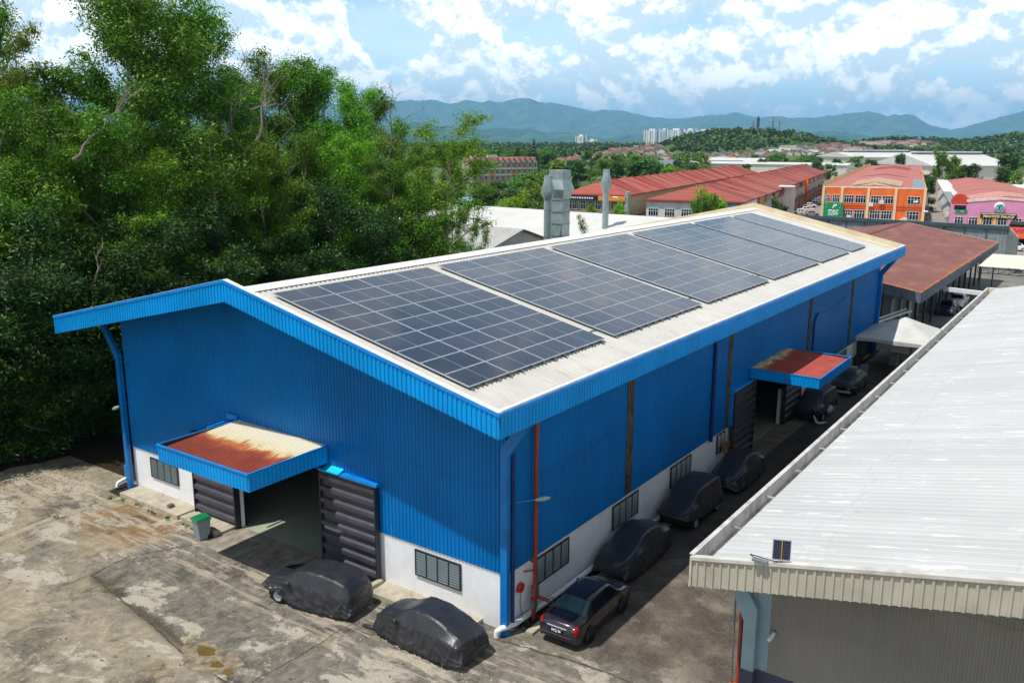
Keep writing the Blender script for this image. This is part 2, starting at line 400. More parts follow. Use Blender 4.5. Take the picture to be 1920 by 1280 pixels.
# corner posts with raking brackets that carry the side eaves
POSTB = mat('post_blue', '#0475c2', .4, var=.1, dirt='#0a4a80', dirt_amt=.4, dirt_scale=1.3)
def bracket_post(x, y, out, name='eaves_post'):
    """post on the side wall bending outwards (out = +1/-1 in y) at 2/3 height to the eave"""
    yo = y; ye = y+out*1.15; zb = HE-2.45; zt_ = HE-FD+.1
    m = MB(); w_ = .2
    prof = [(yo-.15*out, -.05), (yo+.15*out, -.05), (yo+.15*out, zb), (ye+.15*out, zt_), (ye-.25*out, zt_), (yo-.15*out, zb+.3)]
    m.prism([(x, p[0], p[1]) for p in prof], (w_, 0, 0)); return m.build(name, POSTB, wh)
bracket_post(XW-.33, YW-.12, -1); bracket_post(XW-.36, YL+.12, 1); bracket_post(XF-.35, YW-.22, -1)
# rain pipes on the posts
m = MB(); m.tube([(XW+.13, YW-.2, 8.2), (XW+.13, YW-.2, .25)], .085, 10); m.build('rain_pipe', BLUED, wh)
m = MB(); m.tube([(21.14, YW-.16, 8.3), (21.14, YW-.16, 2.2)], .1, 10); m.build('rain_pipe', BLUED, wh)
m = MB(); m.tube([(39.6, YW-.14, 6.3), (39.0, YW-.14, 6.15), (38.75, YW-.14, 5.8), (38.75, YW-.14, 2.3)], .075, 8); m.build('rain_pipe', BLUED, wh)
m = MB(); m.tube([(XW-.2, YL+.45, 1.2), (XW-.2, YL+.45, .45)], .13, 10); m.tube([(XW-.2, YL+.45, .5), (XW-.45, YL+.5, .42), (XW-.7, YL+.55, .35), (XW-.78, YL+.57, .1)], .09, 10, 1)
m.build('rain_pipe', [BLUEP, PVC], wh)
# long white pipe lying along the foot of the side wall
m = MB(); m.tube([(XW-.55, YW+.02, .02), (XW-.55, YW+.02, .25), (XW-.45, YW-.1, .36), (XW-.2, YW-.22, .36), (XW+.3, YW-.22, .25), (XW+2.2, YW-.25, .2), (12, YW-.3, .17), (26.5, YW-.33, .12)], .11, 12)
m.build('drain_pipe', PVC, wh)
# louvred windows
def louvre_window(w, h, n=4, rows=9):
    """frame and louvres, local: x along the width, z up, -y is outside"""
    f = MB(); t_ = .05
    f.box(0, w, -.05, .02, 0, t_).box(0, w, -.05, .02, h-t_, h)
    for i in range(n+1): q = i*(w-t_)/n; f.box(q, q+t_, -.048, .018, t_, h-t_)
    g = MB(); rh = (h-2*t_)/rows
    for i in range(n):
        a = i*(w-t_)/n+t_+.006; b_ = (i+1)*(w-t_)/n-.006
        for r in range(rows):
            z = t_+r*rh
            g.prism([(a, .010, z+rh*.80), (a, -.044, z+rh*.12), (a, -.050, z+rh*.18), (a, .004, z+rh*.86)], (b_-a, 0, 0))
    k = MB(); k.box(.01, w-.01, .019, .03, .01, h-.01)
    return f, g, k
winp = {}
def place_louvre(loc, rotz, w, h, n=4):
    if (w, h) not in winp:
        f, g, k = louvre_window(w, h, n)
        o = f.build('window', FRAMED, wh); g.build('louvres', GLASSL, o); k.build('window_back', DARK, o); winp[(w, h)] = o
    else: o = dup(winp[(w, h)], wh)
    o.location = loc; o.rotation_euler = (0, 0, rotz); return o
FRZ = -PI/2            # local -y becomes -x: wall facing the camera's left
place_louvre((XW-.035, 23.9, .98), FRZ, 2.3, 1.05); place_louvre((XW-.035, 5.92, .99), FRZ, 2.3, 1.1)
for x in (4.46, 10.55, 16.45, 45.9): place_louvre((x, YW-.035, 1.03), 0, 2.4, 1.12)
place_louvre((22.3, YW-.035, 1.1), 0, 1.1, 1.1, 2)
# tall translucent strips between cladding bays
m_ = None
for x in (11.85, 23.5, 37.8, 48.5):
    m = MB(); wd = .52
    m.box(x-wd/2, x+wd/2, YW-.075, YW-.045, 2.4, zt)
    for i in range(4): m.box(x-wd/2+i*(wd/3)-.015, x-wd/2+i*(wd/3)+.015, YW-.10, YW-.07, 2.4, zt)
    for z in (3.3, 4.6, 6.1): m.box(x-wd/2-.02, x+wd/2+.02, YW-.112, YW-.1, z, z+.06)
    m.build('light_strip', STRIPM, wh)
# sliding doors of deep horizontal ribs
def sliding_door(L, H, ribs):
    """local: x along the leaf, -y outside"""
    m = MB(); p = H/ribs
    xs = []
    for i in range(ribs):
        z = i*p; xs += [(z, 0), (z+p*.45, 0), (z+p*.55, .13), (z+p*.88, .13)]
    xs.append((H, 0)); vs = []
    for z, d_ in xs: vs.append((.06, -.02-d_, z)); vs.append((L-.06, -.02-d_, z))
    m.add(vs, [(2*i, 2*i+1, 2*i+3, 2*i+2) for i in range(len(xs)-1)])
    fr = MB(); fr.box(0, .07, -.16, .06, 0, H).box(L-.07, L, -.16, .06, 0, H).box(.07, L-.07, -.17, .06, -.06, .0).box(.07, L-.07, -.17, .06, H, H+.06)
    fr.box(.07, L-.07, .0, .04, 0, H)
    return m, fr
def place_door(loc, rotz, L, H, ribs):
    m, fr = sliding_door(L, H, ribs); o = m.build('sliding_door', STEELD, wh); fr.build('door_frame', FRAMED, o)
    o.location = loc; o.rotation_euler = (0, 0, rotz); return o
dl = place_door((XW-.17, 20.0, .06), FRZ, 3.15, 4.15, 8)
dr = place_door((XW-.17, 11.02, .06), FRZ, 3.25, 4.15, 8)
sd1 = place_door((23.95, YW-.17, .1), 0, 3.35, 4.1, 9); sd2 = place_door((32.95, YW-.17, .1), 0, 3.3, 4.1, 9)
text('door_number', '103', .34, YEL, dl, (2.72, -.158, 1.42+.9), (PI/2, 0, 0), .004, .012, .2)
m = MB(); random.seed(3)
for r in range(7):
    x = .1
    while x < .95+.05*(r % 3):
        l = random.uniform(.03, .12); m.box(x, x+l, -.034, -.026, 1.96-r*.052-.0*(x), 1.985-r*.052); x += l+.03
m.build('notice_lettering', LETW, dr)
# door track covers
m = MB(); m.box(XW-.32, XW-.04, 7.7, 11.05, 4.3, 4.42); m.build('door_track', BLUEP, wh)
m = MB(); m.prism([(XW-.4, 9.75, 4.43), (XW-.04, 9.75, 4.56), (XW-.04, 9.75, 4.52), (XW-.4, 9.75, 4.39)], (0, 1.0, 0)); m.build('track_cover', CYAN, wh)
m = MB(); m.box(23.8, SO0+.1, YW-.3, YW-.04, 4.28, 4.42); m.box(23.72, 23.84, YW-.28, YW-.04, 2.4, 4.3); m.build('door_track', BLUEP, wh)
MB().box(XW-.1, XW-.02, OPL-.02, OPL+.1, 0, OPT).build('door_jamb', FRAMED, wh); MB().box(XW-.1, XW-.02, OPR-.1, OPR+.02, 0, OPT).build('door_jamb', FRAMED, wh)
# white rain pipe and cover beside the left door
m = MB(); m.box(XW-.14, XW-.001, 20.05, 20.28, .05, 2.3); m.build('pipe_casing', WHITE, wh)
# canopies: open-topped tray of blue sheet round a rusting roof sheet
def canopy(name, wallp, out, along, L, D, zt, zb, sheet, drop_wall, drop_front):
    """root at one end on the wall; along = direction of length L, out = direction of depth D"""
    root = link(name, None, wh, wallp)
    a = Vector(along); o = Vector(out); Z = Vector((0, 0, 1))
    H_ = zt-zb; rotm = MB()
    f = MB(); f.corr(o*D, a, Z, o, L, -H_, -.05, .2, .025); f.build('front_fascia', BLUEF, root)
    g = MB(); g.corr(Vector(), o, Z, -a, D, -H_, -.03, .2, .025); g.build('end_fascia', BLUEF, root)
    g = MB(); g.corr(a*L, o, Z, a, D, -H_, -.03, .2, .025); g.build('end_fascia', BLUEF, root)
    b_ = MB()
    b_.bar(o*D+o*.03-a*.05-Z*.03, o*D+o*.03+a*(L+.05)-Z*.03, .07, .07)
    for q in (0, L): b_.bar(a*q-Z*.03, a*q+o*D-Z*.03, .06, .06)
    b_.build('fascia_lip', BLUEP, root)
    bk = MB(); bk.bar(o*(D-.05)-Z*(H_/2), o*(D-.05)+a*L-Z*(H_/2), .02, H_-.08); bk.bar(a*.05-Z*H_/2, a*.05+o*D-Z*H_/2, .02, H_-.08); bk.bar(a*(L-.05)-Z*H_/2, a*(L-.05)+o*D-Z*H_/2, .02, H_-.08); bk.build('fascia_back', mat(name+'_rusty_back', '#4a3128', .8), root)
    s = MB(); v_ = (o*D-Z*(drop_front-drop_wall)).normalized(); ln = math.hypot(D-.1, drop_front-drop_wall)
    n_ = a.cross(v_); n_ = n_ if n_.z > 0 else -n_
    s.corr(a*.07-Z*drop_wall, a, v_, n_, L-.14, 0, ln, .2, .03); sh = s.build('roof_sheet', sheet, root)
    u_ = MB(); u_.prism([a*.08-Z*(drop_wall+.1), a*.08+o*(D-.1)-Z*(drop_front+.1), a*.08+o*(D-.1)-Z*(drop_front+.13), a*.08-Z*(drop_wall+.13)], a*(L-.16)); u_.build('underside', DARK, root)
    return root
canopy('canopy', (XW-.06, 10.68, 5.42), (-1, 0, 0), (0, 1, 0), 5.85, 4.05, 5.42, 4.66, CAN1M, .02, .24)
canopy('canopy', (26.75, YW-.06, 5.10), (0, -1, 0), (1, 0, 0), 6.35, 4.0, 5.10, 4.48, CAN2M, .02, .2)
m = MB(); m.bar((XW-.1, 16.9, 5.35), (XW-1.4, 16.9, 5.3), .1, .1); m.bar((XW-.1, 17.2, 5.5), (XW-.1, 16.5, 5.5), .1, .25); m.build('canopy_strut', BLUEP, wh)
# fire main with valves
px, py = 4.12, YW-.24
m = MB(); m.tube([(px, py, 8.6), (px, py, .0)], .085, 10)
m.tube([(px-.35, py-.18, .05), (px-.35, py-.18, 1.0), (px-.32, py-.16, 1.25), (px-.1, py-.05, 1.38), (px, py, 1.35)], .08, 10)
for z in (.95, 1.2): m.lathe([(.15, -.03), (.15, .03)], (px, py, z), 12)
m.lathe([(.14, -.03), (.14, .03)], (px-.35, py-.18, .9), 12); m.tube([(px-.05, py, .85), (px+.1, py-.55, .75)], .075, 8); m.tube([(px, py, 2.2), (px, YW, 2.25)], .05, 6); m.tube([(px-.45, YW-.02, 1.95), (px, py, 1.9)], .035, 6)
fm = m.build('fire_main', REDP, wh)
m = MB(); m.tube([(px+.1+.17*math.cos(a), py-.66, .75+.17*math.sin(a)) for a in [i*PI/6 for i in range(13)]], .018, 6); m.tube([(px+.1, py-.52, .75), (px+.1, py-.68, .75)], .02, 6); m.bar((px-.05, py-.66, .75), (px+.25, py-.66, .75), .02, .02); m.build('valve_wheel', METALG, fm)
m = MB(); m.box(px-.2, px-.02, py-.2, py-.02, .92, 1.3).box(px-.5, px-.28, py-.3, py-.12, .6, .85); m.build('valve_body', METALG, fm)
m = MB(); m.lathe([(.02, -.02), (.19, -.02), (.21, .04), (.12, .1), (.02, .12)], (px-.75, YW-.12, 1.45), 18, axis='y'); m.tube([(px-.75, YW, 1.45), (px-.95, YW-.05, 1.35)], .04, 6); m.build('fire_gong', REDB, wh)
m = MB(); m.tube([(px-.72, YW-.1, 1.3), (px-.7, YW-.03, .8), (px-.55, YW-.03, .1)], .012, 5); m.build('gong_cable', METALG, wh)
# lamps on arms from the wall
def wall_lamp(loc, v):
    o = link('wall_lamp', None, wh, loc); v = Vector(v)*.85
    MB().tube([(0, 0, 0), v*.72], .028, 6).build('arm', BLUEP, o)
    h = MB(); d_ = v.normalized(); a = v*.70; h.tube([a, a+d_*.12, a+d_*.4, a+d_*.58, a+d_*.66], [.03, .08, .10, .07, .02], 10); h.build('lamp_head', GALV, o); return o
wall_lamp((XW-.05, 25.1, 4.75), (-.1, 1.9, -.75)); wall_lamp((3.05, YW-.05, 4.95), (1.15, -.65, -.05))
# thin cables drooping over the side cladding
def droop(a, b_, s, n=10):
    a = Vector(a); b_ = Vector(b_); return [a.lerp(b_, i/n)+Vector((0, 0, -s*4*(i/n)*(1-i/n))) for i in range(n+1)]
m = MB(); m.tube(droop((38.9, YW-.1, 6.5), (48, YW-.1, 6.9), .5), .015, 4); m.build('wall_cable', BLUED, wh); m = MB(); m.tube(droop((4.3, YW-.1, 5.6), (11.5, YW-.1, 6.3), .5), .008, 4); m.build('wall_cable', BLUED, wh)

# plinths round the foot of the building
m = MB(); m.box(.75+.55, XW, 20.1, 25.0, -.05, .22); m.box(1.45, XW, 17.0, 20.1, -.05, .14); m.box(1.2, 1.45, 17.05, 19.2, -.05, .30); m.build('plinth', CONC, wh)
m = MB(); m.box(1.5, XW, 2.6, 7.6, -.05, .16); m.box(1.25, XW-.2, 7.55, 7.8, -.05, .3); m.build('plinth', CONC, wh)
m = MB(); m.box(XW+.3, 26.8, .55, .85, -.05, .1); m.build('drain_kerb', CONC, wh)

# ------------------------------------------------------------------ solar panels
MX, MY = 2.367, 1.1375
def panel_glass():
    m, t, b = blank('solar_cells'); tc = t.n('ShaderNodeTexCoord').outputs['Object']; x, y, z = t.sep(tc)
    geo = t.n('ShaderNodeObjectInfo').outputs['Random']
    base = t.mix(geo, lin('#11162f'), lin('#1b2140'))
    ln = t.math('ABSOLUTE', t.math('SINE', t.math('MULTIPLY', y, PI/.0925)))          # busbar pitch
    ce = t.math('ABSOLUTE', t.math('SINE', t.math('MULTIPLY', x, PI/.0925)))
    g = t.math('MULTIPLY', t.smooth(t.math('SUBTRACT', 1, ln), .84, .97), .12)
    g2 = t.math('MULTIPLY', t.smooth(t.math('SUBTRACT', 1, ce), .9, .99), .07)
    o = t.mix(t.math('ADD', g, g2), base, lin('#8c96ac'))
    n = t.noise(t.n('ShaderNodeNewGeometry').outputs['Position'], .5, 5, .6)
    o = t.mix(t.math('MULTIPLY', t.smooth(n, .35, .8), .05), o, lin('#8b877f'))          # dust
    t.put(b.inputs['Base Color'], o); t.put(b.inputs['Roughness'], t.math('ADD', .06, t.math('MULTIPLY', geo, .10))); b.inputs['Specular IOR Level'].default_value = .5
    return m
CELLS = panel_glass(); ALU = mat('panel_frame_alu', '#b8bec8', .35, .2, var=.03)
fr = MB(); q = .020
fr.box(0, MX-.02, 0, q, -.04, .008).box(0, MX-.02, MY-.02-q, MY-.02, -.04, .008).box(0, q, q, MY-.02-q, -.04, .008).box(MX-.02-q, MX-.02, q, MY-.02-q, -.04, .008)
gl = MB(); gl.box(q, MX-.02-q, q, MY-.02-q, -.03, 0)
md = MB(); md.box((MX-.02)/2-.006, (MX-.02)/2+.006, q, MY-.02-q, 0, .002)
p0 = thing('solar_module', 'x', 'solar panel'); fr.build('frame', ALU, p0); g0 = gl.build('cell_sheet', CELLS, p0); md.build('centre_strip', ALU, g0)
ORD = ['first', 'second', 'third', 'fourth', 'fifth', 'sixth', 'seventh', 'eighth', 'ninth']
ARR = [('nearest', 1.34, 4, MX), ('second', 11.61, 4, MX), ('third', 21.83, 4, MX), ('fourth', 32.13, 4, MX), ('fifth', 42.25, 3, 2.46), ('farthest', 50.28, 2, 2.2)]
YA = 2.24; used = False; RAILS = MB()
ZA = HE+TAN*YA-.309
for nm, xs, nc, mw_ in ARR:
    for c_ in range(nc):
        for r_ in range(9):
            s_ = r_*MY
            loc = (xs+c_*mw_, YA+s_*math.cos(math.atan(TAN)), ZA+s_*math.sin(math.atan(TAN)))
            lab = f'dark solar panel, {ORD[8-r_]} row below the ridge, {ORD[c_]} column of the {nm} array'
            o = p0 if not used else dup(p0); used = True
            o.location = loc; o.rotation_euler = (math.atan(TAN), 0, 0); o.scale = (mw_/MX, 1, 1); o['label'] = lab; o['group'] = 'solar panels on the blue warehouse roof'
    # mounting rails with feet showing under the lower edge
    L = nc*mw_
    for k in range(int(L/.75)+1):
        x = xs+.15+k*.75
        if x < xs+L: RAILS.bar((x, YA-.12, ZA-.10-.12*TAN), (x, YA+10.1*.976, ZA-.10+10.1*.976*TAN), .05, .07)
    if nm != 'farthest': RAILS.bar((xs+L-.2, YA+1.0, ZA+.2-.12), (xs+L+.95, YA+1.0, ZA+.2-.12), .1, .05)
RAILS.build('panel_rails', METALG, wh)
# ------------------------------------------------------------------ vehicles
def catmull(ps, t):
    """ps: sorted list of (x, values...), returns values at x=t by monotone-ish cubic"""
    n = len(ps)
    if t <= ps[0][0]: return ps[0][1:]
    if t >= ps[-1][0]: return ps[-1][1:]
    i = max(k for k in range(n-1) if ps[k][0] <= t)
    x0, x1 = ps[i][0], ps[i+1][0]; h = x1-x0; u = (t-x0)/h; o = []
    for j in range(1, len(ps[0])):
        y0, y1 = ps[i][j], ps[i+1][j]
        def sl(k):
            if k <= 0 or k >= n-1: return 0.0 if (k <= 0) else 0.0
            a = (ps[k][j]-ps[k-1][j])/(ps[k][0]-ps[k-1][0]); b = (ps[k+1][j]-ps[k][j])/(ps[k+1][0]-ps[k][0])
            return 0 if a*b <= 0 else 2*a*b/(a+b)
        m0, m1 = sl(i)*h, sl(i+1)*h
        o.append((2*u**3-3*u*u+1)*y0+(u**3-2*u*u+u)*m0+(-2*u**3+3*u*u)*y1+(u**3-u*u)*m1)
    return o

class Car:
    """stations: x, w_low, w_belt, z_low, z_belt, w_roof, z_roof (front towards +x)"""
    def __init__(s, st): s.st = st; s.x0 = st[0][0]; s.x1 = st[-1][0]
    def sect(s, x):
        wl, wb, zl, zb, wr, zr = catmull(s.st, x)
        zm = zl+(zb-zl)*.5
        return [(wl*.96, zl), (wl, zl+.12), ((wl+wb)/2+.015, zm), (wb, zb-.06), (wb-.02, zb), (wr, zr-.05), (wr-.07, zr-.008), (wr*.5, zr+.018), (0, zr+.025)]
    def S(s, x, t, side=1):
        p = s.sect(x); i = min(int(t), len(p)-2); u = t-i
        a, b = p[i], p[i+1]; return Vector((x, side*(a[0]+(b[0]-a[0])*u), a[1]+(b[1]-a[1])*u))
    def body(s, nx=70):
        m = MB(); xs = [s.x0+(s.x1-s.x0)*(.5-.5*math.cos(PI*i/nx)) for i in range(nx+1)]; k = 9
        for side in (1, -1):
            vs = []
            for x in xs: vs += [(x, side*y, z) for y, z in s.sect(x)]
            fs = []
            for i in range(nx):
                for j in range(k-1):
                    q = (i*k+j, (i+1)*k+j, (i+1)*k+j+1, i*k+j+1); fs.append(q if side == -1 else q[::-1])
            m.add(vs, fs, 0, True)
        for x in (xs[0], xs[-1]):
            p = s.sect(x); o = [(x, y, z) for y, z in p]+[(x, -y, z) for y, z in p[:-1][::-1]]; m.poly(o, 0)
        return m
    def patch(s, xa, xb, ta, tb, sides=(1, -1), off=.006, nx=10, nt=6, skew=(0, 0), m=None):
        """a skin laid just proud of the body; skew shifts the ends along x towards tb"""
        m = m or MB()
        for side in sides:
            vs = []
            for i in range(nx+1):
                for j in range(nt+1):
                    fj = j/nt; t = ta+(tb-ta)*fj
                    a = xa+skew[0]*fj; b = xb+skew[1]*fj; x = a+(b-a)*i/nx
                    p = s.S(x, t, side); e = .01
                    dx = s.S(x+e, t, side)-s.S(x-e, t, side); dt = s.S(x, min(t+.02, 7.999), side)-s.S(x, max(t-.02, 0), side)
                    n = dx.cross(dt); n = n if n.length > 1e-9 else Vector((0, 0, 1)); n.normalize()
                    c = Vector((0, 0, .7)); n = n if n.dot(p-Vector((p.x, 0, .7))) > 0 else -n
                    vs.append(p+n*off)
            k = nt+1
            m.add(vs, [(i*k+j, (i+1)*k+j, (i+1)*k+j+1, i*k+j+1) for i in range(nx) for j in range(nt)], 0, True)
        return m
RIM = mat('alloy_rim', '#b9bdc2', .35, .1); LAMPR = mat('red_lamp', '#8f0d12', .15); LAMPW = mat('clear_lamp', '#d8dde0', .1); BLACKP = mat('black_plastic', '#15161a', .5); PLATE = mat('black_plate', '#0c0d10', .4)
def wheel(parent, loc, side, r=.30, w=.18):
    o = MB().lathe([(.16, -w/2), (r-.03, -w/2), (r, -w/2+.03), (r, w/2-.03), (r-.03, w/2), (.19, w/2)], (0, 0, 0), 20, axis='y').build('wheel', BLACKR, parent, loc)
    m = MB(); y = side*(w/2+.004)
    for i in range(5):
        a = 2*PI*i/5; m.bar((0, y, 0), (.19*math.cos(a), y, .19*math.sin(a)), .07, .02, 0, (0, 1, 0))
    m.lathe([(.185, -.012), (.205, -.012), (.205, .012), (.185, .012)], (0, y, 0), 20, axis='y'); m.lathe([(.001, -.015), (.05, -.015), (.05, .015), (.001, .015)], (0, y, 0), 12, axis='y')
    m.build('rim', RIM, o); return o
def car_paint(name, col, rough=.22, metal=.35):
    m, t, b = blank(name); b.inputs['Base Color'].default_value = lin(col); b.inputs['Roughness'].default_value = rough; b.inputs['Metallic'].default_value = metal
    b.inputs['Coat Weight'].default_value = .6; b.inputs['Coat Roughness'].default_value = .06
    tc = t.n('ShaderNodeTexCoord').outputs['Object']; t.put(b.inputs['Roughness'], t.math('ADD', t.math('MULTIPLY', t.noise(tc, 3, 5), .25), rough-.1)); return m
SEDAN = Car([(-2.24, .60, .58, .36, .70, .40, .74), (-2.20, .70, .69, .30, .80, .50, .86), (-2.08, .79, .78, .24, .88, .60, .96), (-1.85, .84, .82, .22, .92, .66, 1.01), (-1.42, .86, .83, .20, .94, .66, 1.04), (-.82, .865, .83, .20, .95, .57, 1.36),
             (-.35, .865, .835, .20, .95, .58, 1.44), (.35, .865, .835, .20, .94, .58, 1.45), (.72, .865, .83, .20, .93, .58, 1.38), (1.32, .86, .82, .20, .91, .68, .99), (1.75, .85, .80, .21, .84, .66, .93), (2.05, .80, .74, .24, .74, .58, .82), (2.2, .70, .62, .30, .62, .45, .68), (2.26, .56, .5, .38, .55, .3, .58)])
def sedan(name, label, paint, loc, rotz, group=None, detail=True):
    r = thing(name, label, 'car', loc, rotz, group); c = SEDAN
    c.body().build('body', paint, r)
    c.patch(-1.40, -.86, 5.05, 8, (1, -1), .008, 8, 8, (.0, 0)).build('rear_window', GLASSD if not detail else GLASSR, r)
    c.patch(.76, 1.27, 5.05, 8, (1, -1), .008).build('windscreen', GLASSD, r)
    for sd in (1, -1):
        c.patch(-.98, -.10, 4.12, 4.9, (sd,), .008, 8, 5, (.22, 0)).build('side_window', GLASSD, r)
        c.patch(.0, 1.02, 4.12, 4.9, (sd,), .008, 8, 5, (0, -.36)).build('side_window', GLASSD, r)
        c.patch(-2.19, -1.98, 2.35, 4.6, (sd,), .008, 4, 5).build('tail_lamp', LAMPR, r)
        c.patch(1.98, 2.19, 2.9, 4.7, (sd,), .008, 4, 4).build('headlight', LAMPW, r)
        o = MB(); o.lathe([(.001, -.05), (.07, -.04), (.09, 0), (.07, .05), (.001, .06)], (0, 0, 0), 10, axis='y'); k = o.build('wing_mirror', paint, r, (.92, sd*.93, 1.0)); k.scale = (.7, 1.1, .8)
        for x in (-1.28, 1.28):
            MB().lathe([(.001, -.05), (.345, -.05), (.345, .01), (.001, .01)], (x, sd*.862, .33), 24, axis='y').build('wheel_arch', BLACKP, r)
            wheel(r, (x, sd*.80, .30), sd)
        if detail:
            c.patch(-.25, -.10, 3.5, 3.7, (sd,), .02, 2, 2).build('door_handle', paint, r); c.patch(.62, .80, 3.5, 3.7, (sd,), .02, 2, 2).build('door_handle', paint, r)
    MB().box(-1.95, 1.95, -.7, .7, .16, .3).build('underbody', BLACKP, r)
    return r
GLASSR = mat('rear_glass', '#3d5a5c', .06, var=.3, spec=.8)
sd = sedan('sedan', 'dark purple sedan parked behind the covered cars in the alley beside the warehouse', car_paint('aubergine_paint', '#312b34'), (4.98, -.52, 0), R(1.0))
m = MB(); m.box(-2.262, -2.235, -.27, .27, .62, .74); pl = m.build('number_plate', PLATE, sd); text('plate_letters', 'MCJ 36', .13, LETW, pl, (-2.266, 0, .68), FRONT, .003, .004, 0, 1.0)
m = MB(); m.box(-2.25, -2.17, -.40, .40, .80, .825); m.build('boot_trim', RIM, sd)
m = MB(); m.box(-2.275, -2.2, -.6, .6, .50, .535); m.build('bumper_trim', car_paint('bumper_paint', '#5a4a5e'), sd)

def cover_mat():
    m, t, b = blank('car_cover_fabric'); tc = t.n('ShaderNodeTexCoord').outputs['Object']
    o = t.ramp(t.noise(tc, 1.5, 6), [(.3, lin('#222327')), (.7, lin('#2f3035'))]); d = t.noise(tc, 3.5, 6, .7)
    o = t.mix(t.math('MULTIPLY', t.smooth(d, .55, .75), .25), o, lin('#55545a')); t.put(b.inputs['Base Color'], o)
    b.inputs['Roughness'].default_value = .40; b.inputs['Specular IOR Level'].default_value = .6
    t.put(b.inputs['Normal'], t.bump(t.noise(t.mapping(tc, (1, 1, .3)), 10, 4, .5), .2, .02)); return m
COVER = cover_mat()
HATCH = [(-2.1, .45, .4, .25, .5, .3, .9), (-2.06, .68, .66, .2, .78, .5, 1.05), (-1.92, .82, .8, .16, .92, .62, 1.25), (-1.6, .9, .86, .14, .98, .66, 1.42), (-1.0, .92, .87, .13, 1.0, .66, 1.53), (-.2, .93, .87, .13, 1.0, .65, 1.56), (.35, .93, .87, .13, .99, .63, 1.48),
         (.95, .92, .86, .13, .97, .62, 1.16), (1.25, .91, .84, .14, .93, .62, 1.03), (1.65, .88, .8, .15, .86, .6, .96), (1.95, .8, .7, .18, .76, .5, .84), (2.1, .62, .52, .22, .62, .35, .68), (2.15, .4, .35, .3, .5, .2, .55)]
LIFTB = [(-2.15, .45, .4, .25, .5, .3, .68), (-2.1, .68, .66, .2, .76, .5, .86), (-1.95, .82, .8, .16, .88, .62, 1.02), (-1.55, .9, .86, .14, .96, .62, 1.22), (-1.0, .92, .87, .13, 1.0, .60, 1.42), (-.3, .93, .87, .13, 1.0, .60, 1.52), (.25, .93, .87, .13, .99, .60, 1.49), (.9, .92, .86, .13, .97, .62, 1.18), (1.22, .91, .84, .14, .93, .62, 1.03), (1.65, .88, .8, .15, .86, .6, .95), (1.95, .8, .7, .18, .76, .5, .82), (2.1, .62, .52, .22, .62, .35, .66), (2.15, .4, .35, .3, .5, .2, .5)]
SALOON = [(-2.25, .45, .4, .25, .5, .3, .7), (-2.2, .7, .66, .2, .78, .5, .95), (-2.0, .84, .8, .16, .92, .62, 1.06), (-1.5, .9, .86, .14, .98, .64, 1.2), (-.9, .92, .87, .13, 1.0, .62, 1.44), (-.3, .93, .87, .13, 1.0, .62, 1.5), (.35, .93, .87, .13, .99, .62, 1.46),
          (.95, .92, .86, .13, .97, .62, 1.16), (1.3, .91, .84, .14, .93, .62, 1.0), (1.75, .88, .8, .15, .86, .6, .94), (2.05, .8, .7, .18, .76, .5, .84), (2.2, .62, .52, .22, .62, .35, .66), (2.25, .4, .35, .3, .5, .2, .5)]
MPV = [(-2.1, .45, .4, .3, .6, .4, 1.2), (-2.05, .72, .7, .3, .95, .6, 1.45), (-1.9, .86, .84, .28, 1.0, .66, 1.6), (-1.4, .9, .87, .26, 1.05, .7, 1.68), (0, .92, .88, .26, 1.05, .7, 1.72), (.5, .92, .88, .26, 1.05, .68, 1.66), (1.05, .92, .86, .26, 1.02, .65, 1.28), (1.4, .9, .84, .3, 1.0, .64, 1.1), (1.75, .86, .78, .34, .9, .6, 1.0), (1.95, .74, .66, .4, .76, .45, .86), (2.02, .5, .45, .5, .65, .25, .7)]
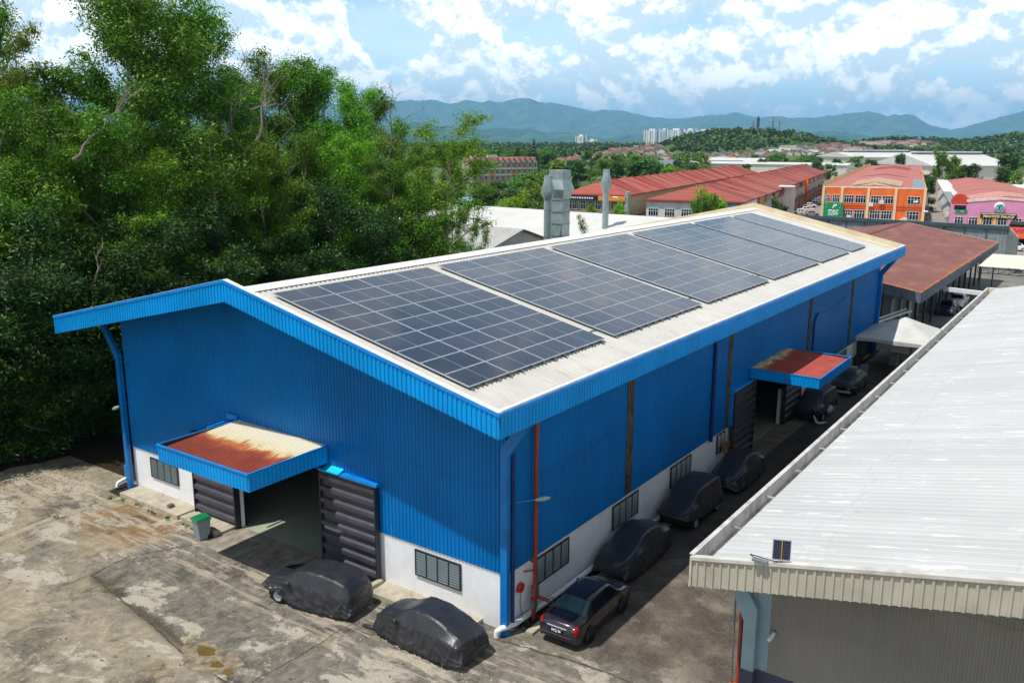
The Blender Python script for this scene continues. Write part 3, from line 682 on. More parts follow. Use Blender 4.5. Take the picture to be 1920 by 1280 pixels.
def covered_car(label, prof, loc, rotz, seed, lift=None, nx=130, nt=64, amp=1.0, sag=.0, name='covered_car', scale=(1, 1, 1)):
    r = thing(name, label, 'covered car', loc, rotz, 'cars under black covers round the warehouse'); c = Car(prof)
    m = MB(); so_ = Vector((seed*7.3, seed*3.1, seed*1.7)); xs = [c.x0+(c.x1-c.x0)*(.5-.5*math.cos(PI*i/nx)) for i in range(nx+1)]
    for side in (1, -1):
        vs = []
        for x in xs:
            for j in range(nt+1):
                t_ = 8*(j/nt); p = c.S(x, min(t_, 7.999), side)
                low = max(0, min(1, (1.05-p.z)/.9))
                n = Vector((0, side, .25)); n = n.normalized() if p.z < 1.0 else Vector((0, side*.4, 1)).normalized()
                endf = max(0, abs(x)-(c.x1-.5))/.5; n += Vector((math.copysign(endf, x), 0, 0))
                q = p+so_
                f1 = mnoise.noise(Vector((q.x*6.5, q.y*2, q.z*.9+q.x*.8)))                       # hanging pleats
                f2 = mnoise.noise(Vector((q.x*13, q.y*4, q.z*2.2+3)))
                f3 = abs(mnoise.noise(Vector((q.x*2.2+q.z*3.1, q.y*2, q.z*4.2-q.x*1.3))))   # pulled creases
                f4 = mnoise.noise(Vector((q.x*1.1, q.y*1.1, q.z*1.1)))
                tn_ = max(0, min(1, (p.z-.95)/.25))*max(0, 1-abs(t_-5)/1.2)
                f5 = abs(mnoise.noise(Vector((q.x*1.5+q.z*1.6, q.y*1.3, q.z*1.5-q.x*.7+9))))
                r1_ = (1-abs(mnoise.noise(Vector((q.x*4.2+q.z*1.1, q.y*1.5, q.z*.8)))))**5
                r2_ = (1-abs(mnoise.noise(Vector((q.x*2.0-q.z*2.6, q.y*1.8, q.z*1.7+q.x*1.2+4)))))**7
                d_ = amp*((.06*f1+.03*f2)*(.05+low**.9)+.085*(r1_-.35)*(.06+low)+.06*(r2_-.25)*(.25+.6*low)+.05*(.22-f5)*(.35+.3*low)+.015*f4+.012*tn_)+.085*low*low
                p = p+n*d_
                if lift: p.z += lift(x, side)*low**1.5
                if low > .93 and not lift: p.z = max(.02, p.z)
                vs.append(p)
        k = nt+1; fs = []
        for i in range(nx):
            for j in range(nt):
                q = (i*k+j, (i+1)*k+j, (i+1)*k+j+1, i*k+j+1); fs.append(q if side == -1 else q[::-1])
        m.add(vs, fs, 0, True)
    A = m.v[:(nx+1)*k]; B = m.v[(nx+1)*k:]
    for i in (0, nx):
        e = A[i*k:(i+1)*k]; e2 = B[i*k:(i+1)*k]; fs = [(j, j+1, k+j+1, k+j) if i else (k+j, k+j+1, j+1, j) for j in range(nt)]; m.add(e+e2, fs, 0, True)
    cv_ = m.build('cover', COVER, r); md_ = cv_.modifiers.new('weld', 'WELD'); md_.merge_threshold = .004
    MB().box(c.x0+.25, c.x1-.25, -.72, .72, .18, .6).build('underbody', BLACKP, r)
    r.scale = scale
    return r
NOSEY = PI/2
c1 = covered_car('car under a black cover in front of the sliding door, front wheel showing', HATCH, (.02, 8.85, 0), NOSEY+R(9), 1, lambda x, s: .36*max(0, min(1, (x-.75)/.5)) if s == 1 else 0)
for x in (1.3, -1.3):
    for s in (1, -1): wheel(c1, (x, s*.80, .31), s, .31)
for s in (1, -1): o = MB().lathe([(.001, -.07), (.09, -.05), (.12, 0), (.09, .06), (.001, .08)], (0, 0, 0), 10, axis='y').build('mirror_bulge', COVER, c1, (.72, s*.97, 1.02))
c2 = covered_car('car under a black cover at the front corner post of the warehouse', LIFTB, (.33, 3.35, 0), NOSEY-R(2), 2, amp=1.1)
for s in (1, -1): MB().lathe([(.001, -.07), (.09, -.05), (.12, 0), (.09, .06), (.001, .08)], (0, 0, 0), 10, axis='y').build('mirror_bulge', COVER, c2, (.78, s*.98, 1.02))
m = MB(); pts = [(1.9, .55, .05), (2.2, .62, .06), (2.6, .72, .05), (2.75, .72, .03)]
m.tube(pts, [.05, .09, .08, .03], 6); m.build('loose_strap', COVER, c2)
c3 = covered_car('covered car parked nose to tail just ahead of the purple sedan', SALOON, (10.45, .35, 0), PI+R(1), 3, amp=.9)
c4 = covered_car('tall covered van with a bare front wheel, between two covered cars in the alley', MPV, (16.25, .28, 0), PI, 4, lambda x, s: .30 if x > .9 else .12, amp=.9)
c5 = covered_car('covered car beside the leaning wooden rack', LIFTB, (22.1, .15, 0), PI, 5, amp=.9)
for cc in (c3, c4, c5):
    for x in (1.28, -1.28):
        for s in (1, -1): wheel(cc, (x, s*.79, .31), s, .31)
c6 = covered_car('bulky covered vehicle with a loose white bumper poking out, by the side canopy', MPV, (36.6, .25, 0), PI, 6, lambda x, s: .28, amp=1.7, scale=(1.05, 1, 1.02))
m = MB(); m.tube([(2.1, .5, .55), (2.2, .75, .15), (2.05, 1.0, .12), (1.75, 1.25, .15)], [.05, .09, .09, .04], 8); m.build('loose_bumper', WHITE, c6)
m = MB(); m.tube([(.1, 1.0, .5), (.4, 1.02, .62), (.75, 1.0, .5)], [.12, .3, .1], 10); m.build('bare_fender', GALV, c6)
c7 = covered_car('farthest covered car in the alley, its front lamps uncovered', SALOON, (44.3, .1, 0), PI, 7, lambda x, s: .45 if x > 1.5 else .1, amp=1.0)
for s in (1, -1): MB().tube([(2.12, s*.6, .62), (2.2, s*.45, .6)], .1, 8).build('headlight', LAMPW, c7)
m = MB(); m.tube([(2.2, -.7, .35), (2.3, 0, .34), (2.2, .7, .35)], .1, 8); m.build('bumper', GALV, c7)
for cc in (c6, c7):
    for x in (1.28, -1.28):
        for s in (1, -1): wheel(cc, (x, s*.79, .31), s, .31)
c8 = covered_car('covered vehicle standing in the shade inside the front doorway', MPV, (12.6, 13.2, 0), PI, 8, nx=60, nt=30)

# ------------------------------------------------------------------ yard things
wb = thing('wheelie_bin', 'grey wheelie bin with a green lid beside the left sliding door', 'bin', (at(380, 1008, 0).x, at(380, 1008, 0).y, 0), R(-10))
m = MB(); pr = [(-.22, -.24, .0), (.22, -.24, 0), (.22, .24, 0), (-.22, .24, 0)]; pt = [(-.34, -.31, .96), (.30, -.31, .96), (.30, .31, .96), (-.34, .31, .96)]
m.add(pr+pt, [(3, 2, 1, 0), (0, 1, 5, 4), (1, 2, 6, 5), (2, 3, 7, 6), (3, 0, 4, 7), (4, 5, 6, 7)]); m.box(-.38, .33, -.34, .34, .94, .99); m.build('body', mat('bin_grey', '#8d979c', .5, var=.06, dirt='#5d5a50', dirt_amt=.3), wb)
m = MB(); m.add([(-.4, -.35, 1.0), (.33, -.35, 1.0), (.33, .35, 1.0), (-.4, .35, 1.0), (-.34, -.28, 1.05), (.3, -.28, 1.1), (.3, .28, 1.1), (-.34, .28, 1.05)], [(0, 1, 5, 4), (1, 2, 6, 5), (2, 3, 7, 6), (3, 0, 4, 7), (4, 5, 6, 7), (3, 2, 1, 0)]); m.build('lid', mat('bin_lid_green', '#0d7a4c', .4), wb)
for s in (1, -1): MB().lathe([(.03, -.04), (.1, -.04), (.1, .04), (.03, .04)], (.24, s*.27, .1), 14, axis='y').build('wheel', BLACKR, wb)
m = MB(); m.tube([(.32, -.25, .98), (.42, -.2, 1.02), (.42, .2, 1.02), (.32, .25, .98)], .02, 6); m.build('handle', BLACKP, wb)

rk = thing('wooden_rack', 'brown wooden rack of thin legs leaning by the side door', 'rack', (22.9, 1.0, 0))
m = MB()
for x in (0, .55, 1.1, 1.65): m.bar((x, -.05, .0), (x+.08, .42, 1.5), .05, .05)
m.build('legs', WOOD, rk); m = MB()
for z, y in ((1.45, .36), (1.25, .32)): m.bar((-.15, y, z), (1.95, y, z), .09, .12)
m.build('top_rail', WOOD, rk)
ln = thing('concrete_block', 'small grey concrete block on the plinth under the left window', 'block', (1.75, 21.2, .22))
MB().prism([(-.15, -.1, 0), (.15, -.1, 0), (.12, -.07, .16), (-.12, -.07, .14)], (0, .25, 0)).build('block', CONCD, ln)
sgn = thing('notice_board', 'small white board among the dark trees left of the warehouse', 'sign', tuple(at(118, 770, 37.0, 1)))
MB().box(-.03, .03, -.35, .35, -.35, .4).build('board', WHITE, sgn); MB().bar((.03, 0, -3.2), (.03, 0, .3), .06, .06).build('post', METALG, sgn)

# tent at the far end of the alley
tn = thing('marquee_tent', 'white peaked tent at the far end of the alley', 'tent', (54.2, -1.5, 0))
TENT = mat('tent_canvas', '#c9c8c2', .7, var=.06, dirt='#8f8d88', dirt_amt=.4); m = MB(); hx, hy = 3.4, 3.3
N_ = 12; rings = []
for i in range(N_+1):
    f = i/N_; z = 2.65+1.45*((1-f)**1.25); e = []
    for s_ in range(4):
        for q in range(6):
            a = -1+2*q/6; x, y = ((a, -1), (1, a), (-a, 1), (-1, -a))[s_]
            r_ = 1-.035*math.sin(PI*(a+1)/2)*f; e.append((x*hx*f*r_, y*hy*f*r_, z+.04*math.sin(7*a+s_)*f*(1-f)))
    rings.append(e)
vs = [p for e in rings for p in e]; k = 24
m.add(vs, [(i*k+j, i*k+(j+1) % k, (i+1)*k+(j+1) % k, (i+1)*k+j) for i in range(N_) for j in range(k)], 0, True); tc_ = m.build('canopy', TENT, tn)
m = MB(); e = rings[-1]; lo = [(x*1.0, y*1.0, z-.28+.05*math.sin(i*1.7)) for i, (x, y, z) in enumerate(e)]
m.add(e+lo, [(i, (i+1) % k, k+(i+1) % k, k+i) for i in range(k)]); m.build('valance', TENT, tn)
for x in (-1, 1):
    for y in (-1, 1): MB().tube([(x*hx*.97, y*hy*.97, 0), (x*hx*.97, y*hy*.97, 2.6)], .05, 8).build('pole', METALG, tn)
random.seed(11)
stuffs = [('crate', 'lilac plastic crate under the tent by the warehouse pier', 'crate', (50.6, .55), (.7, .5, .5), '#8f86b8'), ('bench', 'pale stone bench against the end pier of the warehouse', 'bench', (49.6, 1.1), (.9, .5, .45), '#a9b2b4'),
          ('storage_box', 'dark box stacked by the end pier under the tent', 'box', (51.0, 1.1), (1.0, .6, 1.1), '#22262c'), ('parasol', 'folded pink and red parasol in the shade of the tent', 'parasol', (54.6, -.4), (1.3, .5, .5), '#c22a55'), ('storage_box', 'pale grey carton under the middle of the tent', 'box', (54.2, -.9), (.7, .6, .9), '#9aa0a4'), ('traffic_post', 'orange post standing under the tent', 'post', (57.2, -1.6), (.16, .16, 1.6), '#d9752a')]
for nm, lab, cat, (x, y), (a, b_, h), col in stuffs:
    o = thing(nm, lab, cat, (x, y, 0), R(random.uniform(-15, 15)))
    mm = mat(nm+'_colour_'+col[1:], col, .6)
    if nm == 'parasol':
        MB().lathe([(.02, 0), (.05, .02), (.9, -.35)], (0, 0, 2.1), 12).build('shade', mm, o); MB().tube([(0, 0, 0), (0, 0, 2.1)], .03, 6).build('pole', METALG, o)
    elif nm == 'bench':
        MB().box(-a/2, a/2, -b_/2, b_/2, h-.1, h).build('seat', mm, o)
        for s in (-1, 1): MB().box(s*a*.4-.06, s*a*.4+.06, -b_*.4, b_*.4, 0, h-.1).build('leg', mm, o)
    elif nm == 'traffic_post': MB().tube([(0, 0, .06), (0, 0, h)], .08, 10).build('post', mm, o); MB().lathe([(.2, 0), (.2, .05), (.1, .08)], (0, 0, 0), 12).build('base', BLACKR, o)
    else:
        MB().box(-a/2, a/2, -b_/2, b_/2, 0, h*.85).build('body', mm, o); MB().box(-a/2-.03, a/2+.03, -b_/2-.03, b_/2+.03, h*.85, h).build('lid', mm, o)

# ------------------------------------------------------------------ white-roofed neighbour
X0, Y0, Z0 = .5, -6.48, 6.2; WT = .215; XE = 60.1; WW = 26
def wz(y): return Z0+WT*(Y0-y)
nb = thing('factory_shed', 'low shed with a wide white ribbed roof and cream fascia, across the alley', 'shed', (X0, Y0, 0))
def white_roof_mat():
    m, t, b = blank('weathered_white_roof'); tc = t.n('ShaderNodeTexCoord').outputs['Object']
    o = t.ramp(t.noise(tc, .25, 4), [(.3, lin('#bebebd')), (.7, lin('#c9c9c8'))])
    st = t.noise(t.mapping(tc, (2.6, .42, 1)), 1.3, 7, .7); wsp = t.smooth(st, .585, .62)
    o = t.mix(t.math('MULTIPLY', wsp, .6), o, lin('#f0f0ee'))
    st2 = t.noise(t.mapping(tc, (7, .12, 1), loc=(5, 0, 0)), .8, 3, .6); o = t.mix(t.math('MULTIPLY', t.smooth(st2, .62, .72), .3), o, lin('#8d8f90'))
    sp = t.noise(tc, 5.5, 3, .5); o = t.mix(t.math('MULTIPLY', t.smooth(sp, .75, .79), .6), o, lin('#5d5d5a'))
    x_, y_, z_ = t.sep(tc); wn = t.n('ShaderNodeTexWhiteNoise', noise_dimensions='1D'); t.put(wn.inputs['W'], t.math('FLOOR', t.math('DIVIDE', x_, .72)))
    o = t.mix(t.math('MULTIPLY', wn.outputs[0], .30), o, lin('#a2a3a3'))
    lp_ = t.smooth(t.math('ABSOLUTE', t.math('SUBTRACT', t.math('FRACT', t.math('DIVIDE', t.math('ADD', y_, t.math('MULTIPLY', wn.outputs[0], .8)), 5.2)), .5)), .012, .004); o = t.mix(t.math('MULTIPLY', lp_, .12), o, lin('#7e7f80'))
    ru = t.noise(t.mapping(tc, (1.2, .3, 1), loc=(8, 3, 0)), .9, 6, .7); o = t.mix(t.math('MULTIPLY', t.smooth(ru, .66, .78), .35), o, lin('#9a8a78'))
    o = t.mix(1, o, (.90, .90, .90, 1), 'MULTIPLY'); t.put(b.inputs['Base Color'], o); b.inputs['Roughness'].default_value = .5; return m
NROOF = white_roof_mat()
vdn = Vector((0, -1, WT)).normalized(); ndn = Vector((0, WT, 1)).normalized()
m = MB(); m.corr((.12, -.5, -.13+Z0+.5*WT), (1, 0, 0), vdn, ndn, XE-X0-.12, 0, WW-.5, .36, .02, 0, .74); m.build('roof_sheet', NROOF, nb)
CREAMF = mat('cream_fascia', '#b4ae9e', .5, var=.06, dirt='#7d7462', dirt_amt=.45, dirt_scale=.9, dirt_stretch=(.6, 1, 1))
m = MB(); m.corr((0, 0, 0), (0, -1, 0), (0, 0, 1), (-1, 0, 0), WW, lambda q: Z0+WT*q-.93, lambda q: Z0+WT*q-.02, .235, .04, 0, .55); m.build('front_fascia', CREAMF, nb)
m = MB(); m.box(-.05, .03, -.03, .03, Z0-.93, Z0-.0); m.build('corner_trim', mat('rusted_trim', '#cfc9b4', .6, dirt='#b0602c', dirt_amt=.8, dirt_scale=1.5), nb)
m = MB(); m.prism([(-.07, 0, Z0-.0), (-.07, -WW, Z0+WT*WW), (-.07, -WW, Z0+WT*WW-.1), (-.07, 0, Z0-.1)], (.2, 0, 0)); m.build('fascia_capping', mat('capping_white', '#c9c6bd', .45, dirt='#8a2a2a', dirt_amt=.7, dirt_scale=.45), nb)
m = MB()
for x0, x1 in ((.05, 59.6),):
    m.box(x0, x1, -.05, .0, Z0-.45, Z0+.02); m.box(x0, x1, -.42, -.05, Z0-.5, Z0-.45); m.box(x0, x1, -.46, -.42, Z0-.5, Z0-.12)
m.box(.05, 59.6, -.055, .09, Z0+.022, Z0+.05); 
for i in range(1, 20): m.box(i*3, i*3+.03, -.42, -.05, Z0-.22, Z0-.17)
m.build('gutter', mat('gutter_white', '#c6c4c0', .45, var=.1, scale=1.5, dirt='#7f7b74', dirt_amt=.7, dirt_scale=.9, dirt_stretch=(2, 1, 1)), nb)
TAUPE = ribbed_paint('taupe_cladding', '#8a857e', '#6d6862', .5, .3)
wx = 2.69-X0; wy = -7.75-Y0
m = MB(); m.corr((wx, wy, 0), (0, -1, 0), (0, 0, 1), (-1, 0, 0), WW+wy-1, 1.95, lambda q: Z0+WT*(q-wy)-.3, .17, .016); m.build('front_cladding', TAUPE, nb)
m = MB(); m.corr((wx, wy+.02, 0), (1, 0, 0), (0, 0, 1), (0, 1, 0), XE-X0-3, 1.95, Z0-.4, .17, .025); m.build('side_cladding', TAUPE, nb)
NAVY = mat('navy_grey_paint', '#3f4458', .7, var=.08)
m = MB(); m.box(wx+.02, wx+.2, -WW, wy, 0, 1.97); m.box(wx+.2, XE-X0-1, wy-.2, wy, 0, 1.97); m.build('base_wall', NAVY, nb)
m = MB(); m.prism([(.05, -.5, Z0-.28), (.05, -WW, Z0+WT*WW-.36), (.05, -WW, Z0+WT*WW-.40), (.05, -.5, Z0-.32)], (XE-X0-.2, 0, 0)); m.build('soffit', mat('soffit_taupe', '#6b655b', .8), nb)
PBLUE = mat('grey_blue_paint', '#86a0a9', .5, var=.06, dirt='#567078', dirt_amt=.3)
for i, x in enumerate((wx-.32, wx+14, wx+28, wx+42)):
    m = MB(); yo = wy+.1
    m.prism([(x, yo+.17, 2.0), (x, yo-.22, 2.0), (x, yo-.22, 4.1), (x, yo+.75, Z0-.55), (x, yo+1.1, Z0-.55), (x, yo+.17, 3.6)], (.27, 0, 0)); o = m.build('eaves_post', PBLUE, nb)
    MB().box(x-.01, x+.28, yo-.23, yo+.18, -.05, 2.0).build('post_base', NAVY, o)
m = MB(); m.box(wx-.03, wx+.01, wy-.45, wy, 2, Z0-.3); m.build('corner_strip', PBLUE, nb)
m = MB(); m.tube([(wx+.25, wy+.62, Z0-.6), (wx+.25, wy+.55, 4.8), (wx+.25, wy+.5, 0)], .07, 8); m.build('rain_pipe', REDP, nb)
m = MB(); m.tube([(wx+.2, wy+.75, Z0-1.4), (wx+.2, wy+.7, 0)], .025, 6); m.build('thin_pipe', METALG, nb)
m = MB(); m.lathe([(.16, -.12), (.16, .12), (.08, .14)], (wx+.25, wy+.62, .9), 10); m.build('valve', mat('orange_valve', '#c25a26', .5), nb)
# far end of that roof steps back behind its own gutter
m = MB(); m.box(XE-X0-.35, XE-X0, -2.5, .03, Z0-.5, Z0+.05); m.build('end_gutter', CREAM, nb)
# small solar panel standing on the fascia, with its lamp
sp = thing('small_solar_module', 'small upright solar panel clipped to the cream fascia', 'solar panel', (X0-.02, -9.03, 6.83), R(22))
def small_cells():
    m, t, b = blank('blue_cells'); tc = t.n('ShaderNodeTexCoord').outputs['Object']; x, y, z = t.sep(tc)
    a = t.math('ABSOLUTE', t.math('SINE', t.math('MULTIPLY', y, PI/.06))); c_ = t.math('ABSOLUTE', t.math('SINE', t.math('MULTIPLY', z, PI/.06)))
    g = t.math('MAXIMUM', t.smooth(t.math('SUBTRACT', 1, a), .78, .9), t.smooth(t.math('SUBTRACT', 1, c_), .78, .9))
    t.put(b.inputs['Base Color'], t.mix(t.math('MULTIPLY', g, .35), lin('#1d2142'), lin('#9aa09a'))); b.inputs['Roughness'].default_value = .15; return m
m = MB(); m.bar((-.03, 0, 0), (.22, 0, .52), .44, .02, 0, (0, 1, 0)); 
m = MB(); tl = R(4); 
for o_, z0_, z1_, y0_, y1_ in ((0, 0, .025, -.24, .24), (0, .56, .585, -.24, .24), (0, .025, .56, -.24, -.22), (0, .025, .56, .22, .24)): m.box(-.02, .015, y0_, y1_, z0_, z1_)
f_ = m.build('frame', ALU, sp); f_.rotation_euler = (0, tl, 0)
g_ = MB().box(-.012, .005, -.22, .22, .025, .56).build('cells', small_cells(), sp); g_.rotation_euler = (0, tl, 0)
MB().box(-.0135, -.012, -.012, .012, .025, .56).build('busbar', YEL, sp).rotation_euler = (0, tl, 0)
MB().bar((.02, 0, -.05), (.3, 0, .1), .04, .04).build('clamp', METALG, sp)
lp = thing('solar_lamp', 'small grey solar lamp lying on the cream fascia edge', 'lamp', (X0-.05, -8.5, 6.68))
MB().box(-.16, .02, -.2, .2, .0, .05).build('lamp_body', METALG, lp); MB().tube([(0, .2, .03), (.1, .35, .05), (.05, -.3, .06), (0, -.45, .1)], .015, 5).build('cable', BLACKR, lp)
cc_ = thing('security_camera', 'white bullet camera on the taupe wall under the eaves', 'camera', (2.62, -8.36, 3.32))
MB().tube([(-.02, 0, .06), (-.14, .02, 0), (-.3, .06, -.06)], [.05, .06, .055], 10).build('camera_body', WHITE, cc_); MB().box(-.02, .06, -.05, .05, .02, .12).build('bracket', METALG, cc_)
MB().tube([(X0+1.6, -7.6, 5.3), (X0+1.2, -8.0, 5.0)], .02, 6)

# ------------------------------------------------------------------ rust-brown roofed shed beyond
BR = thing('brown_roofed_shed', 'open shed with a rust brown roof, orange along its eaves, behind the warehouse', 'shed', (60.6, -1.35, 0))
def brown_roof():
    m, t, b = blank('rust_brown_roof'); tc = t.n('ShaderNodeTexCoord').outputs['Object']; x, y, z = t.sep(tc)
    o = t.ramp(t.noise(t.mapping(tc, (.4, 1, 1)), .6, 7, .65), [(.3, lin('#6d4440')), (.55, lin('#7f5048')), (.75, lin('#94665a'))])
    sq = t.noise(t.mapping(tc, (6, .6, 1)), 1.0, 5, .6)
    e = t.math('ADD', y, t.math('MULTIPLY', t.math('SUBTRACT', sq, .5), 2.6)); f = t.math('SUBTRACT', 1, t.smooth(e, -.6, .8))
    e2 = t.math('ADD', x, t.math('MULTIPLY', t.math('SUBTRACT', t.noise(t.mapping(tc, (.6, 6, 1)), 1, 4), .5), 2.0)); f = t.math('MAXIMUM', f, t.math('MULTIPLY', t.math('SUBTRACT', 1, t.smooth(e2, .0, .8)), .8))
    o = t.mix(f, o, t.mix(t.smooth(f, .3, 1), lin('#a4502c'), lin('#c98a50')))
    t.put(b.inputs['Base Color'], o); b.inputs['Roughness'].default_value = .75; return m
BT = .176; BL = 49.9; BW = 11.7
m = MB()
vb = Vector((0, 1, BT)).normalized(); nbn = Vector((0, -BT, 1)).normalized()
m.corr((0, 0, 5.2), (1, 0, 0), vb, nbn, BL, 0, BW*math.hypot(1, BT), .25, .03)
m.corr((0, 2*BW, 5.2), (1, 0, 0), Vector((0, -1, BT)).normalized(), Vector((0, BT, 1)).normalized(), BL, 0, BW*math.hypot(1, BT), .25, .03)
m.build('roof_sheet', brown_roof(), BR)
m = MB(); m.prism([(0, BW, 5.25+BT*BW+.03), (0, BW-.3, 5.25+BT*(BW-.3)+.02), (0, BW+.3, 5.25+BT*(BW-.3)+.02)], (BL, 0, 0)); m.build('ridge_cap', mat('rust_cap', '#6b3b34', .8), BR)
GFAS = mat('grey_fascia', '#6d7580', .5, var=.08, dirt='#3c4248', dirt_amt=.4)
m = MB(); m.corr((-.05, 0, 0), (0, 1, 0), (0, 0, 1), (-1, 0, 0), 2*BW, lambda q: 5.2+BT*(q if q < BW else 2*BW-q)-.93, lambda q: 5.2+BT*(q if q < BW else 2*BW-q)-.01, .22, .03); m.build('front_fascia', GFAS, BR)
m = MB(); m.corr((0, -.05, 0), (1, 0, 0), (0, 0, 1), (0, -1, 0), BL, 4.3, 5.18, .22, .03); m.build('side_fascia', GFAS, BR)
m = MB(); m.prism([(BL+.05, 0, 5.25), (BL+.05, BW, 5.25+BT*BW), (BL+.05, BW, 5.0+BT*BW), (BL+.05, 0, 5.0)], (.1, 0, 0)); m.build('far_verge', CREAM, BR)
GREYB = mat('grey_green_wall', '#566062', .8, var=.15)
m = MB(); m.box(1.5, BL-.5, 3.4, 3.6, 0, 4.9); m.build('wall', GREYB, BR)
for i in range(12):
    x = 2.5+i*4.1; o = MB().box(x, x+.2, 1.4, 1.6, 0, 4.8).build('post', FRAMED, BR)
for i in range(8):
    x = 4.2+i*4.1; o = MB().box(x, x+2.2, 3.30, 3.42, .1, 3.6).build('door', mat('shed_door_%d' % i, ['#75797a', '#3e4646', '#8b8a80', '#4b4f55'][i % 4], .6), BR); MB().box(x+1.05, x+1.15, 3.27, 3.305, .1, 3.6).build('mullion', LETW, o)
m = MB(); m.tube([(-1.5, 3.2, 2.4), (2.4, 1.4, 3.0), (2.8, 1.2, 3.0)], .1, 8); m.tube([(-1.5, 3.35, 2.65), (2.4, 1.55, 3.25)], .08, 8); m.build('white_pipe', PVC, BR)
m = MB(); m.bar((12.5, .2, 3.9), (11.0, -6.5, 3.9), .35, .4); m.build('steel_gantry', PVC, BR)
m = MB(); m.bar((-.08, 1.6, 4.85), (-.9, 1.3, 4.8), .05, .05); m.lathe([(.02, 0), (.18, -.05), (.12, .05)], (-1.0, 1.3, 4.8), 8); m.build('lamp', BLACKP, BR)

# cream carport with its parked cars beyond the white roof
cp = thing('carport', 'flat cream carport roof on dark trusses beside the brown shed', 'carport', (85.5, -2.4, 0))
m = MB(); m.corr((0, 0, 4.9), (0, -1, 0), Vector((1, 0, .02)), (0, 0, 1), 9, 0, 11.4, .3, .03); m.build('roof_sheet', mat('cream_roof', '#d6d3c0', .5, var=.04), cp)
m = MB(); m.bar((0, 0, 4.75), (0, -9, 4.75), .06, .1); m.bar((0, 0, 4.2), (0, -9, 4.2), .06, .08)
for i in range(10): m.bar((0, -i, 4.2), (0, -i-.9, 4.75), .05, .05); m.bar((0, -i, 4.2), (0, -i, 4.75), .05, .05)
m.build('truss', FRAMED, cp)
for x in (.1, 11):
    for y in (-.3, -8.7): MB().bar((x, y, 0), (x, y, 4.8), .15, .15).build('post', FRAMED, cp)
hw = thing('hoarding_wall', 'grey sheet hoarding topped by a dark steel beam, beyond the brown shed', 'wall', (128.2, -.7, 0))
p_ = math.atan2(28.85+.67, 130.04-128.04); e_ = Vector((math.cos(p_), math.sin(p_), 0)); n_ = Vector((-math.sin(p_), math.cos(p_), 0))
m = MB(); m.corr((0, 0, 0), e_, (0, 0, 1), n_, 60, 0, 5.6, .5, .05); m.build('sheet', mat('hoarding_sheet', '#8f979d', .5, var=.1, dirt='#5a5f63', dirt_amt=.5), hw)
m = MB(); m.bar((-.15, 0, 5.8), Vector((-.15, 0, 5.8))+e_*60, .4, .55); m.build('top_beam', mat('dark_teal_beam', '#3f555c', .5), hw)
m = MB()
for i in range(21): m.bar(e_*(i*3)+Vector((-.12, 0, 0)), e_*(i*3)+Vector((-.12, 0, 5.6)), .14, .14)
m.build('posts', mat('brown_post', '#5b4b45', .7), hw)
m = MB(); m.bar((0, 0, 3.2), (-8, -2.0, 2.6), .15, 5.2, 0); m.build('return_panel', mat('patchy_grey_sheet', '#8a9390', .6, var=.2, dirt='#5e6a60', dirt_amt=.6), hw)
# ------------------------------------------------------------------ terrain
HILLS = [  # photo column, range, height, half-width across (deg), half-depth
    (1400, 1230, 23, 4.6, 170), (1300, 1180, 7, 2.6, 150), (1510, 1350, 6, 3.0, 180), (1670, 1700, 12, 3.5, 220), (1800, 1800, 7, 3.5, 220), (1940, 1500, 20, 3.0, 220), (1110, 1150, 3, 4, 160)]
HA = [(az_of(u), r, h, R(w_), d_) for u, r, h, w_, d_ in HILLS]
SIL = [(560, 200), (650, 196), (730, 190), (790, 188), (840, 192), (870, 191), (930, 191), (985, 186), (1040, 194), (1090, 205), (1150, 209), (1200, 215), (1270, 226), (1330, 215), (1380, 212), (1420, 222), (1460, 218), (1500, 222), (1560, 218), (1610, 211), (1660, 217), (1690, 215), (1740, 231), (1778, 245), (1800, 241), (1850, 225), (1920, 205), (2000, 190), (2150, 200), (2400, 215)]
SIL2 = [(560, 235), (760, 232), (900, 242), (980, 240), (1040, 250), (1130, 258), (1180, 252), (1260, 246), (1330, 250), (1420, 252), (1500, 246), (1600, 250), (1700, 258), (1800, 262), (1880, 250), (2000, 240), (2400, 250)]
def silz(tab, az, r):
    d_ = Vector((math.cos(az), math.sin(az), 0)); den = d_.dot(FW)
    if den < .3: return 120+60*mnoise.noise(Vector((az*3, 0, 0)))
    # photo column of this azimuth
    k = 1.0; q = Vector((d_.x, d_.y, 0)); fz = q.dot(FW); u = 960+FPX*q.dot(RT)/fz
    u = max(tab[0][0], min(tab[-1][0], u))
    for (a, b_), (c_, e) in zip(tab, tab[1:]):
        if a <= u <= c_: v = b_+(e-b_)*(u-a)/(c_-a); break
    v += 5.5*mnoise.fractal(Vector((u*.022, v*.01, r*.001)), .8, 2.1, 6)
    dr = ray(u, v); return CAM.z+dr.z/math.hypot(dr.x, dr.y)*r
def hh(x, y):
    dx, dy = x-CAM.x, y-CAM.y; r = math.hypot(dx, dy); az = math.atan2(dy, dx)
    z = max(0, min(1, (r-750)/800))*9
    for a, rr, h, w_, d_ in HA: z += h*math.exp(-((az-a)/w_)**2-((r-rr)/d_)**2)
    if r > 600: z += mnoise.noise(Vector((x*.004, y*.004, 1)))*5*min(1, (r-600)/500)
    return z
def on_ground(u, v):
    d_ = ray(u, v); t_ = 100.
    while t_ < 9000:
        p = CAM+d_*t_
        if p.z <= hh(p.x, p.y): return p
        t_ += 8
    return CAM+d_*2500

